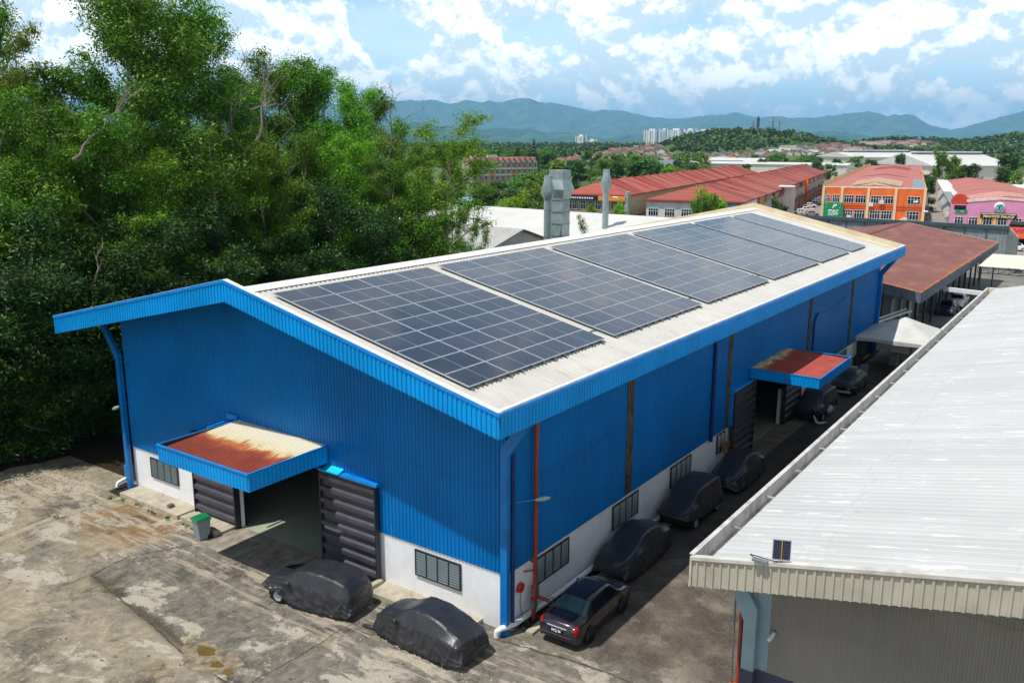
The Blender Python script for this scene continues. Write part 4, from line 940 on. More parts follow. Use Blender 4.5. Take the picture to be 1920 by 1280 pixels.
def ground_mat():
    m, t, b = blank('earth_and_scrub'); P = t.n('ShaderNodeNewGeometry').outputs['Position']
    n1 = t.noise(P, .012, 6, .6); n2 = t.noise(P, .3, 5, .6)
    o = t.ramp(n1, [(.35, lin('#3c5a2c')), (.55, lin('#55693a')), (.68, lin('#7c7a5a'))])
    x, y, z = t.sep(P)
    near = t.math('MULTIPLY', t.math('SUBTRACT', 1, t.smooth(t.math('ABSOLUTE', t.math('SUBTRACT', x, 30)), 90, 110)), t.math('SUBTRACT', 1, t.smooth(y, 70, 90)))
    soil = t.ramp(n2, [(.3, lin('#241d16')), (.6, lin('#3a2f22')), (.8, lin('#55452f'))])
    o = t.mix(near, o, soil); t.put(b.inputs['Base Color'], o); b.inputs['Roughness'].default_value = .95; b.inputs['Specular IOR Level'].default_value = .1; return m
rs = [0, 30, 60, 100, 150, 220, 300, 400, 500, 600]+[600+40*i for i in range(1, 40)]+[2300, 2600, 3000, 3600, 4300, 5200, 6500, 8500, 12000, 18000, 30000]
na = 360; vs = []
base_az = YAW
for r in rs:
    for j in range(na):
        a = base_az+2*PI*j/na
        # finer spacing in the direction that is looked at
        a = base_az+PI*(abs(2*j/na-1)**1.6)*(1 if j >= na/2 else -1)
        x, y = CAM.x+r*math.cos(a), CAM.y+r*math.sin(a); vs.append((x, y, hh(x, y)-.03 if r > 1 else -.03))
q = np.array([(i*na+j, i*na+(j+1) % na, (i+1)*na+(j+1) % na, (i+1)*na+j) for i in range(len(rs)-1) for j in range(na)])
tag(link('ground', np_mesh('ground', vs, q[:, ::-1], ground_mat(), None, True)), kind='structure')

def hill_mat(name, c1, c2):
    m, t, b = blank(name); P = t.n('ShaderNodeNewGeometry').outputs['Position']
    o = t.ramp(t.noise(P, .0035, 9, .68), [(.35, lin(c1)), (.65, lin(c2))]); t.put(b.inputs['Base Color'], o); b.inputs['Roughness'].default_value = 1; b.inputs['Specular IOR Level'].default_value = 0
    t.put(b.inputs['Normal'], t.bump(t.noise(P, .004, 9, .7), 1.0, 120)); return m
def ridge(name, tab, r_, dep, m):
    naz, nr = 700, 60; a0, a1 = YAW-R(46), YAW+R(60); vs = []
    for i in range(nr+1):
        f = i/nr
        for j in range(naz+1):
            a = a0+(a1-a0)*j/naz; pk = max(silz(tab, a, r_), 20)
            s = math.sin(PI*.5*min(1, f/.62))**1.0 if f < .62 else math.cos(PI*.5*(f-.62)/.38)
            rr = r_+dep*(f-.62)
            nn = mnoise.fractal(Vector((a*30, f*4.2, 2.)), .85, 2.1, 7)
            sp = 1-abs(mnoise.noise(Vector((a*38+.6*f, f*1.1, 5.))))*1.0
            z = pk*(s*(1-.30*(1-s)*2*(1-sp)*1.4)+.34*nn*s*(1-s)*2)-4
            z = min(z, pk) if f < .60 else z
            vs.append((CAM.x+rr*math.cos(a), CAM.y+rr*math.sin(a), z))
    k = naz+1; q = np.array([(i*k+j, i*k+j+1, (i+1)*k+j+1, (i+1)*k+j) for i in range(nr) for j in range(naz)])
    tag(link(name, np_mesh(name, vs, q[:, ::-1], m, None, True)), kind='structure')
ridge('mountains', SIL, 25000, 11000, hill_mat('mountain_forest', '#1c3a18', '#6d8a48'))
ridge('hills', SIL2, 14000, 4600, hill_mat('hill_forest', '#18331a', '#587a40'))

# ------------------------------------------------------------------ yard and lanes
def yard_mat():
    m, t, b = blank('yard_asphalt'); P = t.n('ShaderNodeNewGeometry').outputs['Position']; x, y, z = t.sep(P)
    n0 = t.noise(P, .55, 6, .62); n1 = t.noise(P, 2.6, 6, .65); n2 = t.noise(P, 16, 4, .6); ng = t.noise(P, 34, 3, .75)
    wob = t.math('MULTIPLY', t.math('SUBTRACT', n0, .5), 2.4); wob2 = t.math('MULTIPLY', t.math('SUBTRACT', n1, .5), .9)
    asp = t.ramp(n1, [(.25, lin('#534e47')), (.5, lin('#756f65')), (.75, lin('#979083'))])
    sand = t.ramp(n1, [(.25, lin('#817764')), (.5, lin('#9c907a')), (.75, lin('#b7ac95'))])
    # worn sandy drive: left of the slab edge
    xe = t.math('ADD', x, t.math('MULTIPLY', t.math('SUBTRACT', 18.2, y), .125))
    e = t.math('ADD', t.math('ADD', xe, 4.15), t.math('ADD', t.math('MULTIPLY', wob, .5), wob2))
    left = t.math('SUBTRACT', 1, t.smooth(e, -.5, .35))
    up = t.smooth(t.math('ADD', y, t.math('ADD', wob, wob2)), 18.3, 19.2)
    sm = t.math('MAXIMUM', left, up)
    sm = t.math('MULTIPLY', sm, t.smooth(t.noise(P, .33, 5, .6), .25, .62))
    o = t.mix(sm, asp, sand)
    # darker seam along the slab edge, damp
    seam = t.math('MULTIPLY', t.math('SUBTRACT', 1, t.smooth(t.math('ABSOLUTE', t.math('ADD', t.math('ADD', xe, 4.0), t.math('MULTIPLY', wob2, .7))), .0, .42)), t.math('SUBTRACT', 1, t.smooth(y, 17.6, 18.6)))
    o = t.mix(t.math('MULTIPLY', seam, .75), o, lin('#3a3424'))
    # brown mud corner near the plinth
    md = t.math('MULTIPLY', t.smooth(t.math('ADD', y, wob), 18.6, 19.6), t.math('MULTIPLY', t.math('SUBTRACT', 1, t.smooth(t.math('ADD', y, wob), 23.6, 24.6)), t.smooth(t.math('ADD', x, t.math('MULTIPLY', wob, 1)), -2.6, -1.2)))
    o = t.mix(t.math('MULTIPLY', md, .8), o, t.ramp(n1, [(.3, lin('#6d5436')), (.7, lin('#97774e'))]))
    # pale cement patches
    pw = t.noise(t.mapping(P, (1, .55, 1), (0, 0, .5)), .62, 8, .68, .4)
    o = t.mix(t.math('MULTIPLY', t.smooth(pw, .535, .585), .85), o, t.ramp(n2, [(.3, lin('#a39b8b')), (.7, lin('#c9c1b0'))]))
    pd = t.noise(P, .8, 7, .7, .6)
    dk = t.mix(t.math('MULTIPLY', t.smooth(t.noise(t.mapping(P, loc=(9, 4, 0)), .42, 8, .7, .5), .50, .64), .68), o, lin('#38342f'))
    o = dk
    st_ = t.noise(t.mapping(P, (2.6, .35, 1), (0, 0, .35)), .9, 7, .7); dz_ = t.math('MULTIPLY', t.smooth(x, -3.2, -.6), t.math('SUBTRACT', 1, t.smooth(x, 1.2, 1.8)))
    o = t.mix(t.math('MULTIPLY', t.math('MULTIPLY', t.smooth(st_, .48, .58), dz_), .75), o, lin('#b9ab98'))
    # yellowish algae stains
    o = t.mix(t.math('MULTIPLY', t.smooth(t.noise(t.mapping(P, loc=(31, 14, 0)), .7, 7, .7), .56, .7), .45), o, lin('#857a45'))
    # the alley is darker, brown-black
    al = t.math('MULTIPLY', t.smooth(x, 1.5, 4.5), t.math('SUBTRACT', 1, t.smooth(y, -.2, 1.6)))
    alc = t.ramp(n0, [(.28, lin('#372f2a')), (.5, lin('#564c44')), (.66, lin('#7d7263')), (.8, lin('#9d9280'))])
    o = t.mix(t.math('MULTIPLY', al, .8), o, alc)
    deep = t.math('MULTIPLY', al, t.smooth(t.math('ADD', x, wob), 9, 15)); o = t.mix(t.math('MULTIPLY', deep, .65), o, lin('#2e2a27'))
    # gravel grain and pebbles
    o = t.mix(t.math('MULTIPLY', t.smooth(ng, .42, .66), .38), o, lin('#2f2b25')); o = t.mix(t.math('MULTIPLY', t.smooth(n2, .58, .70), .40), o, lin('#c2b7a0'))
    t.put(b.inputs['Base Color'], o); b.inputs['Roughness'].default_value = .9; b.inputs['Specular IOR Level'].default_value = .25
    t.put(b.inputs['Normal'], t.bump(t.math('ADD', n2, t.math('MULTIPLY', ng, .6)), .45, .03)); return m
YARD = yard_mat()
def flat(name, pts, z, m, kind='structure', **k):
    return tag(MB().poly([(x, y, z) for x, y in pts], 0).build(name, m), kind=kind, **k)
random.seed(5)
edge = [(-40, 33.5)]+[(-36+i*1.5, 33.6+random.uniform(-.6, .6)) for i in range(26)]+[(3, 33.0), (3, 27.5), (3, 26.2)]
flat('yard', edge+[(3, 1.2), (59, 1.2), (59, -7.6), (3, -7.6), (3, -30), (-40, -30)], -.004, YARD)
flat('lane', [(59, 4), (128, 4), (128, -30), (59, -30)], -.006, mat('lane_asphalt', '#77746c', .9, var=.2, scale=.4, world=True))
flat('road', [(128, 84), (640, 200), (640, -60), (128, -80)], .0, mat('road_asphalt', '#8d8a84', .9, var=.12, scale=.1, world=True))
stp = MB(); stp.poly([(-4.8, 24.55, .002), (-2.0, 25.0, .002), (1.25, 24.65, .002), (1.25, 25.05, .002), (-2.0, 25.4, .002), (-4.8, 25.0, .002), (-22, 22.0, .002), (-22, 21.5, .002)][::-1]); tag(stp.build('concrete_strip', mat('strip_concrete', '#a89c82', .9, var=.2, scale=2, dirt='#6d6048', dirt_amt=.6, world=True)), kind='structure')
rp = MB(); rp.add([(.35, 10.9, .004), (1.45, 10.9, .02), (2.6, 10.9, .04), (.35, 17.1, .004), (1.45, 17.1, .02), (2.6, 16.85, .04)], [(0, 1, 4, 3), (1, 2, 5, 4)]); tag(rp.build('door_ramp', mat('ramp_concrete', '#958c7d', .85, var=.25, scale=1.6, dirt='#5a5348', dirt_amt=.6, dirt_scale=.8, dirt_stretch=(.4, 1.5, 1), world=True)), kind='structure')
rp = MB(); rp.poly([(23.5, .2, .004), (36.5, .2, .004), (36.5, 1.55, .012), (23.5, 1.55, .012)]); tag(rp.build('side_ramp', mat('side_ramp_concrete', '#7d7466', .9, var=.25, scale=1.2, world=True)), kind='structure')
dr_ = MB(); dr_.poly([(3.2, .88, .002), (26, .88, .002), (26, 1.3, .002), (3.2, 1.3, .002)]); tag(dr_.build('drain_channel', mat('drain_dark', '#1f1c18', .9, var=.3, scale=2, world=True)), kind='structure')
dr2 = MB(); dr2.poly([tuple(at(u, v, .003)) for u, v in ((204, 921), (236, 936), (262, 922), (236, 903))]); tag(dr2.build('drain_pit', mat('pit_dark', '#15120f', .9)), kind='structure')
# slab joints, tyre-dark seams
def joint(pts, wd=.05, nm='slab_joint'):
    m = MB(); g = random.Random(len(pts)*7+int(pts[0][0]*10)); L = []
    for (x0, y0), (x1, y1) in zip(pts, pts[1:]):
        n = max(2, int(math.hypot(x1-x0, y1-y0)/.35))
        for i in range(n): L.append((x0+(x1-x0)*i/n+g.uniform(-.05, .05), y0+(y1-y0)*i/n+g.uniform(-.05, .05)))
    L.append(pts[-1])
    for (x0, y0), (x1, y1) in zip(L, L[1:]):
        d_ = Vector((x1-x0, y1-y0)).normalized(); q = Vector((-d_.y, d_.x))*wd*g.uniform(.3, 1.0); q2 = q
        m.add([(x0-q.x, y0-q.y, .0015), (x1-q2.x, y1-q2.y, .0015), (x1+q2.x, y1+q2.y, .0015), (x0+q.x, y0+q.y, .0015)], [(0, 1, 2, 3)])
    tag(m.build(nm, JM), kind='structure')
JM = mat('joint_dirt', '#524a3c', .95, var=.3, scale=4, world=True)
joint([(1.9, 1.6), (2.35, -1.6), (2.6, -6.5)], .07); joint([(-.3, 6.6), (-3.06, 6.52), (-5.04, 6.65), (-9, 6.9)], .035); joint([(.4, 17.0), (-2.2, 18.5), (-4.1, 18.2), (-4.6, 14.3), (-5.35, 9.7), (-5.5, 7.0), (-5.9, 2.0)], .06)
# potholes with standing water
def blob(cx, cy, r, seed, z, n=40, ax=1.6):
    pts = []
    for i in range(n):
        a = 2*PI*i/n; q = r*(1+.45*mnoise.noise(Vector((math.cos(a)*1.4+seed, math.sin(a)*1.4, seed))) +.2*mnoise.noise(Vector((math.cos(a)*4+seed, math.sin(a)*4, seed))))
        pts.append((cx+q*math.cos(a), cy+q*ax*math.sin(a), z))
    return pts
PUD = mat('puddle_water', '#6f5c34', .06, var=.1, spec=.7); BRK = mat('broken_concrete', '#8a7c66', .95, var=.35, scale=3, bump=.6, bscale=9, world=True)
for i, (cx, cy, r_) in enumerate(((-4.9, 8.9, .8), (-6.4, 9.9, .4))):
    tag(MB().poly(blob(cx, cy, r_, i*3.3, .003)).build('pothole', BRK), kind='structure')
for i, (cx, cy, r_) in enumerate(((-4.75, 9.45, .26), (-5.05, 8.45, .17), (-5.1, 7.75, .15))):
    tag(MB().poly(blob(cx, cy, r_, i*5.1+1, .006)).build('puddle', PUD), kind='structure')

# ------------------------------------------------------------------ foliage
def leaf_mat(name, c1, c2, c3, trans=.35):
    m, t, b = blank(name); g = t.n('ShaderNodeNewGeometry'); oi = t.n('ShaderNodeObjectInfo').outputs['Random']
    r_ = g.outputs['Random Per Island']; o = t.ramp(r_, [(0, lin(c1)), (.55, lin(c2)), (1, lin(c3))])
    hs = t.n('ShaderNodeHueSaturation'); t.put(hs.inputs['Hue'], t.math('ADD', .474, t.math('MULTIPLY', oi, .034))); t.put(hs.inputs['Value'], t.math('ADD', .78, t.math('MULTIPLY', oi, .45))); t.put(hs.inputs['Color'], o)
    b.inputs['Roughness'].default_value = .5; b.inputs['Specular IOR Level'].default_value = .3
    t.put(b.inputs['Base Color'], hs.outputs[0]); tr = t.n('ShaderNodeBsdfTranslucent'); t.put(tr.inputs[0], t.mix(1, hs.outputs[0], (1.0, 1.15, .55, 1), 'MULTIPLY'))
    ms = t.n('ShaderNodeMixShader'); ms.inputs[0].default_value = trans; t.put(ms.inputs[1], b.outputs[0]); t.put(ms.inputs[2], tr.outputs[0])
    t.put(m.node_tree.nodes['Material Output'].inputs[0], ms.outputs[0]); return m
LEAFK = leaf_mat('leaf_shaded', '#17330e', '#234415', '#406c22', .18); LEAFA = leaf_mat('leaf_deep', '#295710', '#487e1d', '#80ae36', .30); LEAFB = leaf_mat('leaf_bright', '#386a13', '#5e941f', '#98c03c', .32); LEAFC = leaf_mat('leaf_olive', '#486824', '#6d8a33', '#a2af55', .3)  # LEAFK: shade at the foot of the wood is put into its greens
LEAFM = leaf_mat('leaf_middle_distance', '#274a20', '#3c652c', '#638046', .22); LEAFN = leaf_mat('leaf_fresh_distance', '#33601f', '#4d7c2a', '#7a9c44', .25); LEAFY = leaf_mat('leaf_lime', '#4f7f1c', '#74a326', '#9abd40'); LEAFF = leaf_mat('leaf_far', '#2b4f27', '#42682f', '#66803f', .15)
BARK = mat('bark', '#5b4d3e', .9, var=.3, scale=2, stretch=(1, 1, .3)); BARKP = mat('pale_bark', '#9c8c78', .85, var=.25, scale=2, stretch=(1, 1, .3)); BARKD = mat('dead_wood', '#82766c', .9, var=.25)
rng = np.random.default_rng(4)
def leaves(cl, per, size, asp=.42, flat_=.5, shell=.55):
    """cl: clump centres and radii (n,4); rhombic leaves through each clump's volume"""
    cl = np.asarray(cl, float); n = len(cl)*per; c = np.repeat(cl, per, 0)
    d = rng.normal(size=(n, 3)); d /= np.linalg.norm(d, axis=1, keepdims=True)
    rr = rng.random(n)**shell
    p = c[:, :3]+d*(c[:, 3]*rr)[:, None]*np.array([1, 1, .72])
    nrm = d*.55+rng.normal(size=(n, 3))*.55+np.array([0, 0, flat_]); nrm /= np.linalg.norm(nrm, axis=1, keepdims=True)
    a = rng.normal(size=(n, 3)); a -= nrm*(a*nrm).sum(1, keepdims=True); a /= np.linalg.norm(a, axis=1, keepdims=True); b_ = np.cross(nrm, a)
    L = (size*(.6+.8*rng.random(n)))[:, None]; W = L*asp
    droop = np.array([0, 0, -1])*L*.18
    v = np.stack([p-a*L*.5, p+b_*W*.5, p+a*L*.5+droop, p-b_*W*.5], 1).reshape(-1, 3)
    return v, np.arange(n*4).reshape(-1, 4)
def branches(h, spread, trunk_r, nb, rnd, bare=.3, levels=2, lean=0, upk=.6):
    """returns a mesh builder with trunk and limbs and the list of twig ends"""
    m = MB(); ends = []
    def go(p, d, L, r, lv):
        pts = [Vector(p)]; q = Vector(p); dd = Vector(d)
        for i in range(4):
            dd = (dd+Vector((rnd.uniform(-.22, .22), rnd.uniform(-.22, .22), rnd.uniform(-.05, .16)))).normalized(); q = q+dd*(L/4); pts.append(Vector(q))
        m.tube(pts, [r, r*.85, r*.68, r*.5, r*.32], 6 if lv else 5, 0, False)
        if lv == 0: ends.append(pts[-1]); ends.append(pts[2]); return
        for i in range(3 if lv > 1 else 3):
            f = pts[rnd.choice((2, 3, 4))]; nd = (dd*.6+Vector((rnd.uniform(-1, 1), rnd.uniform(-1, 1), rnd.uniform(-.1, .8)))).normalized(); go(f, nd, L*rnd.uniform(.5, .75), r*.5, lv-1)
        ends.append(pts[-1])
    tp = [Vector((0, 0, -.3))]; x = y = 0
    k = 7
    for i in range(1, k+1):
        x += rnd.uniform(-.25, .25)*h/14+lean*h/14; y += rnd.uniform(-.25, .25)*h/14; tp.append(Vector((x, y, h*.86*i/k)))
    m.tube(tp, [trunk_r*(1-.8*i/k) for i in range(k+1)], 8, 0, False)
    for i in range(nb):
        f = bare+(1-bare)*(i+.5)/nb; z = f*k; j = min(int(z), k-1); p = tp[j].lerp(tp[j+1], z-j); a = i*2.4+rnd.uniform(-.5, .5)
        up_ = upk*f+rnd.uniform(0, .35); d = Vector((math.cos(a), math.sin(a), up_)).normalized(); go(p, d, spread*(1-.55*max(0, f-.45))*rnd.uniform(.6, 1.05), trunk_r*.42*(1.1-f*.7), levels-1)
    ends.append(tp[-1]); return m, ends
class TreeKind:
    def __init__(s, seed, h, spread, nb, per, size, cr, leaf, bark=None, bare=.25, lean=0, tr=.22, levels=2, flat_=.5, keep=1.0, skirt=0, upk=.6):
        rnd = random.Random(seed); m, ends = branches(h, spread, tr, nb, rnd, bare, levels, lean, upk)
        s.h = h; s.trunk = m.build('trunk', bark or BARK).data; bpy.data.objects.remove(bpy.data.objects['trunk'] if 'trunk' in bpy.data.objects else None)
        s.crown = None
        if per:
            cl = [(e.x, e.y, e.z, cr*rnd.uniform(.6, 1.2)) for e in ends if rnd.random() < keep]
            for _ in range(skirt):
                a = rnd.uniform(0, 2*PI); q = spread*rnd.uniform(.2, .75); cl.append((q*math.cos(a), q*math.sin(a), h*rnd.uniform(.04, .4), cr*rnd.uniform(.7, 1.2)))
            v, f = leaves(cl, per, size, .36, flat_, .8); s.crown = np_mesh('crown', v, f, leaf)
    def put(s, name, label, loc, h, rotz, cat='tree', group=None, wide=1.0):
        r_ = thing(name, label, cat, loc, rotz, group); k = h/s.h; r_.scale = (k*wide, k*wide, k)
        link('trunk', s.trunk, r_)
        if s.crown: link('crown', s.crown, r_)
        return r_
T_ = {}
T_['a'] = TreeKind(1, 20, 4.0, 19, 300, 0.2, 1.15, LEAFA, BARKP, tr=.20)
T_['b'] = TreeKind(2, 20, 3.5, 20, 290, 0.185, 1.1, LEAFB, BARKP, tr=.18, lean=.05)
T_['c'] = TreeKind(3, 22, 4.4, 19, 290, 0.205, 1.2, LEAFA, tr=.22)
T_['d'] = TreeKind(4, 20, 3.4, 18, 210, 0.18, .98, LEAFC, BARKP, tr=.17)
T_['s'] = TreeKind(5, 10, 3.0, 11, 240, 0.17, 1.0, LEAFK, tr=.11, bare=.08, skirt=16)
T_['s2'] = TreeKind(6, 9, 2.8, 11, 240, 0.16, .95, LEAFA, tr=.10, bare=.08, skirt=16)
T_['e'] = TreeKind(7, 20, 4.6, 13, 300, 0.18, 1.02, LEAFB, BARKP, tr=.26, bare=.40, keep=.85, upk=.9)
T_['n1'] = TreeKind(8, 22, 3.6, 9, 0, .4, 1, None, BARKD, tr=.2, levels=3, bare=.45, upk=1.1)
T_['n2'] = TreeKind(9, 18, 3.0, 10, 0, .4, 1, None, BARKD, tr=.16, levels=3, bare=.35, upk=1.6)
T_['q1'] = TreeKind(14, 10, 3.4, 9, 120, .5, 1.4, LEAFM, tr=.2, skirt=6)
T_['q2'] = TreeKind(15, 10, 3.8, 8, 120, .5, 1.5, LEAFN, tr=.2, skirt=4)
T_['q3'] = TreeKind(16, 10, 3.4, 9, 90, .5, 1.3, LEAFC, BARKP, tr=.2)
T_['qy'] = TreeKind(17, 8, 3.4, 8, 140, .42, 1.3, LEAFY, tr=.18, skirt=5)
T_['m1'] = TreeKind(10, 10, 3.4, 9, 55, .8, 1.5, LEAFM, tr=.2, skirt=6)
T_['m2'] = TreeKind(11, 10, 3.8, 8, 52, .8, 1.6, LEAFN, tr=.2, skirt=4)
T_['m3'] = TreeKind(12, 10, 3.4, 9, 42, .75, 1.4, LEAFC, BARKP, tr=.2)
T_['my'] = TreeKind(13, 8, 3.4, 8, 40, .9, 1.4, LEAFY, tr=.18, skirt=4)
rnd = random.Random(21)
def topz(u, v, y):           # point on the plane y at photo column u, and the height seen at photo row v
    p = at(u, v, y, 1); return p.x, p.z
G1 = 'trees of the dark wood beside the warehouse'
def wood(kind, u, vt, y, label, wide=1.0, name='forest_tree', grp=G1, dz=0):
    x, z = topz(u, vt, y); return T_[kind].put(name, label, (x, y, dz), z-dz, rnd.uniform(0, 6.28), 'tree', grp, wide)
KW = {'a': 'deep green pale-barked', 'b': 'bright yellow-green', 'c': 'deep green brown-barked', 'd': 'dull olive', 's': 'dark shade-green', 's2': 'mid green'}
BACK = 'tall leafy tree rising at the back of the dark wood, against the sky'; MID = 'mid-height green tree packed in the middle of the dark wood'; FRT = 'low bushy tree at the foot of the dark wood, leaves down to the ground'
# far row: outline against the sky
OR2 = ORD+['tenth', 'eleventh', 'twelfth', 'thirteenth', 'fourteenth', 'fifteenth', 'sixteenth']
BK = ((-60, 10, 50, 'a', 1), (15, -20, 47, 'd', .75), (60, 110, 52, 'd', .8), (110, 130, 56, 'd', .8), (215, -15, 46, 'a', 1.0), (265, -60, 45, 'c', 1.15), (330, -20, 47, 'a', 1), (365, 20, 50, 'c', .9), (430, 150, 54, 'a', 1), (470, 100, 48, 'b', .9), (520, 85, 50, 'c', .95), (570, 95, 52, 'b', .9), (610, 110, 47, 'a', .95), (655, 125, 50, 'b', .9), (690, 160, 52, 'a', .9), (735, 215, 58, 'c', .8))
for u, v, y, k, w_ in BK:
    ib = [q[0] for q in BK].index(u)
    wood(k, u, v, y, f'tall leafy tree at the back of the wood, {OR2[ib]} from the left along the skyline', w_)
for u, v, y, k, w_ in ((-30, 150, 42, 'a', 1.1), (40, 230, 41, 'b', 1.1), (110, 200, 43, 'c', 1.1), (180, 190, 41, 'a', 1.1), (250, 260, 40, 'b', 1.1), (310, 230, 42, 'd', 1.1), (380, 240, 41, 'a', 1.1), (440, 230, 42, 'c', 1.1), (500, 250, 40, 'b', 1.1), (560, 240, 42, 'a', 1.1), (620, 230, 41, 'b', 1.1), (680, 250, 42, 'd', 1.1), (730, 290, 40, 'a', 1.1), (770, 330, 41, 'c', 1)):
    wood(k, u, v, y, KW[k]+' tree packed in the middle of the dark wood beside the warehouse', w_)
i = 0
for y, u0, u1, st, v0 in ((37.5, -60, 760, 62, 400), (35.0, -120, 720, 58, 520)):
    u = u0
    while u < u1:
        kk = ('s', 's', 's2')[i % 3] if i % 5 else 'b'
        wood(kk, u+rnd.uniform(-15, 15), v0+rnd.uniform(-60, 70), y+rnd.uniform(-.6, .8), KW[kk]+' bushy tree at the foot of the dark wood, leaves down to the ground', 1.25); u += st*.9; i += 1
x = -30
while x < 4:
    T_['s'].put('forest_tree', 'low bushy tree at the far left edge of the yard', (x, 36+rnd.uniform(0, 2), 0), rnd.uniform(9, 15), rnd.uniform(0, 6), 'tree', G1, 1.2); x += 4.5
# ones that stand out
wood('b', 772, 250, 44, 'leafy tree just left of the pale-limbed edge tree', .9, 'edge_tree'); wood('e', 815, 212, 40, 'branching tree with pale limbs at the right edge of the dark wood', 1.45, 'edge_tree')
wood('b', 846, 300, 46, 'light green tree just right of the pale-limbed edge tree', .8, 'edge_tree'); wood('s2', 800, 375, 36, 'low dark tree in front of the pale-limbed edge tree', 1.0, 'edge_tree')
wood('n1', 425, 45, 44, 'bare grey tree with forked branches above the middle of the wood', 1.0, 'bare_tree', None)
wood('n1', 500, 90, 43, 'thin bare tree rising out of lighter green crowns', .9, 'bare_tree', None)
wood('n2', 712, 125, 46, 'feathery leafless tree at the right end of the tall wood', 1.25, 'bare_tree', None)
wood('n2', 395, 175, 38.5, 'stubby bare trunk among the middle trees of the wood', 1.0, 'bare_tree', None)
def trunk_thing(label, a, b_, r_, seed=1, tw=5):
    r_ *= .72; a = Vector(a); o = thing('leaning_trunk', label, 'tree trunk', tuple(a)); v_ = Vector(b_)-a; g = random.Random(seed); L = v_.length
    pts = [v_*(i/9)+Vector((g.uniform(-.03, .03)*L, g.uniform(-.03, .03)*L, g.uniform(-.03, .03)*L))*(i % 9 > 0) for i in range(10)]; m = MB(); m.tube(pts, [r_*(1-.75*i/9) for i in range(10)], 7, 0, True)
    for k in range(tw):
        i = g.randrange(3, 9); d_ = (v_.normalized()+Vector((g.uniform(-.9, .9), g.uniform(-.9, .9), g.uniform(-.3, .7)))).normalized(); l_ = L*g.uniform(.12, .34); p_ = pts[i]; q_ = [p_]
        for n_ in range(4): d_ = (d_+Vector((g.uniform(-.3, .3), g.uniform(-.3, .3), g.uniform(-.1, .3)))).normalized(); q_.append(q_[-1]+d_*l_/4)
        m.tube(q_, [r_*.45, r_*.38, r_*.28, r_*.18, r_*.08], 5)
    m.build('trunk', BARKD, o)
trunk_thing('pale leaning trunk crossing the upper left of the wood', at(135, 300, 38, 1), at(258, 172, 38, 1), .13, 3, 6)
trunk_thing('pale upright trunk showing between dark leaves left of the roof', at(170, 570, 34.2, 1), at(192, 445, 34.2, 1), .11, 5, 3)
trunk_thing('short pale trunk low in the shade at the left', at(45, 715, 34.0, 1), at(56, 650, 34.0, 1), .12, 6, 2)
trunk_thing('fallen pale branch on the dark slope left of the notice board', at(45, 795, 33.9, 1), at(118, 818, 33.9, 1), .09)
trunk_thing('thin pale trunk with a forked top in the upper right of the wood', at(480, 265, 37.5, 1), at(510, 125, 37.5, 1), .13, 8, 7)
trunk_thing('pale forked limb standing out at the left of the wood', at(140, 228, 37, 1), at(112, 170, 37, 1), .07, 9, 4)
trunk_thing('bleached bough hanging among green leaves near the middle of the wood', at(470, 205, 37, 1), at(545, 190, 37, 1), .08, 12, 5)
# plants that show over the ridge
for u, v, y, h_, lab in ((905, 470, 30.5, 10.4, 'small green shrub beside the sooty end of the grey shed roof'), (885, 460, 31.5, 10.7, 'thin weed shoot left of the green shrub by the shed roof'), (1095, 434, 30.5, 9.5, 'weeds between the square duct and the slim round flue')):
    x = at(u, v, y, 1).x; T_['s2'].put('roof_shrub', lab, (x, y, 0), at(u, v-(22 if u < 1000 else 7), y, 1).z, u, 'shrub', None, .5)

# weeds, stones and leaf litter
wg = random.Random(9); cl = []
for _ in range(70):
    e_ = wg.choice(((1.2, 17.2, 1.0, 25), (1.15, 2.4, 1.3, 7.4), (2.9, .95, 8, 1.3), (14.2, 1.0, 22, 1.3), (-2, 25.0, 1.2, 25.2), (3.6, -6.9, 12, -7.5)))
    cl.append((wg.uniform(e_[0], e_[2]), wg.uniform(e_[1], e_[3]), .05, wg.uniform(.05, .16)))
v, f = leaves(cl, 16, .12, .3, .2); tag(link('weeds', np_mesh('weeds', v, f, LEAFN)), kind='stuff')
cl = [(wg.uniform(-24, 3), 33.2-abs(wg.gauss(0, 3.2)), .012, .01) for _ in range(1500)]+[(wg.uniform(-20, 2), wg.uniform(-8, 30), .012, .01) for _ in range(260)]
v, f = leaves(cl, 1, .13, .5, 3.0); v[:, 2] = np.clip(v[:, 2], .006, .05); tag(link('leaf_litter', np_mesh('leaf_litter', v, f, mat('dry_leaves', '#7a5c34', .8, var=.4, scale=3, world=True))), kind='stuff')
V = []; F = []
for _ in range(2600):
    if wg.random() < .75: x, y = wg.uniform(-26, -3), wg.uniform(-6, 31)
    else: x, y = wg.uniform(-3, 2), wg.uniform(-10, 24)
    r_ = wg.uniform(.008, .03) if wg.random() < .93 else wg.uniform(.03, .07); k = len(V); a = wg.uniform(0, 6)
    for i in range(4): V.append((x+r_*math.cos(a+i*1.57)*wg.uniform(.7, 1.2), y+r_*math.sin(a+i*1.57)*wg.uniform(.7, 1.2), -.01))
    for i in range(4): V.append((x+r_*.6*math.cos(a+i*1.57), y+r_*.6*math.sin(a+i*1.57), r_*.8))
    F += [(k+4, k+5, k+6, k+7)]+[(k+i, k+(i+1) % 4, k+4+(i+1) % 4, k+4+i) for i in range(4)]
tag(link('gravel', np_mesh('gravel', V, F, mat('stone_chips', '#a0937c', .9, var=.35, scale=2, world=True))), kind='stuff')
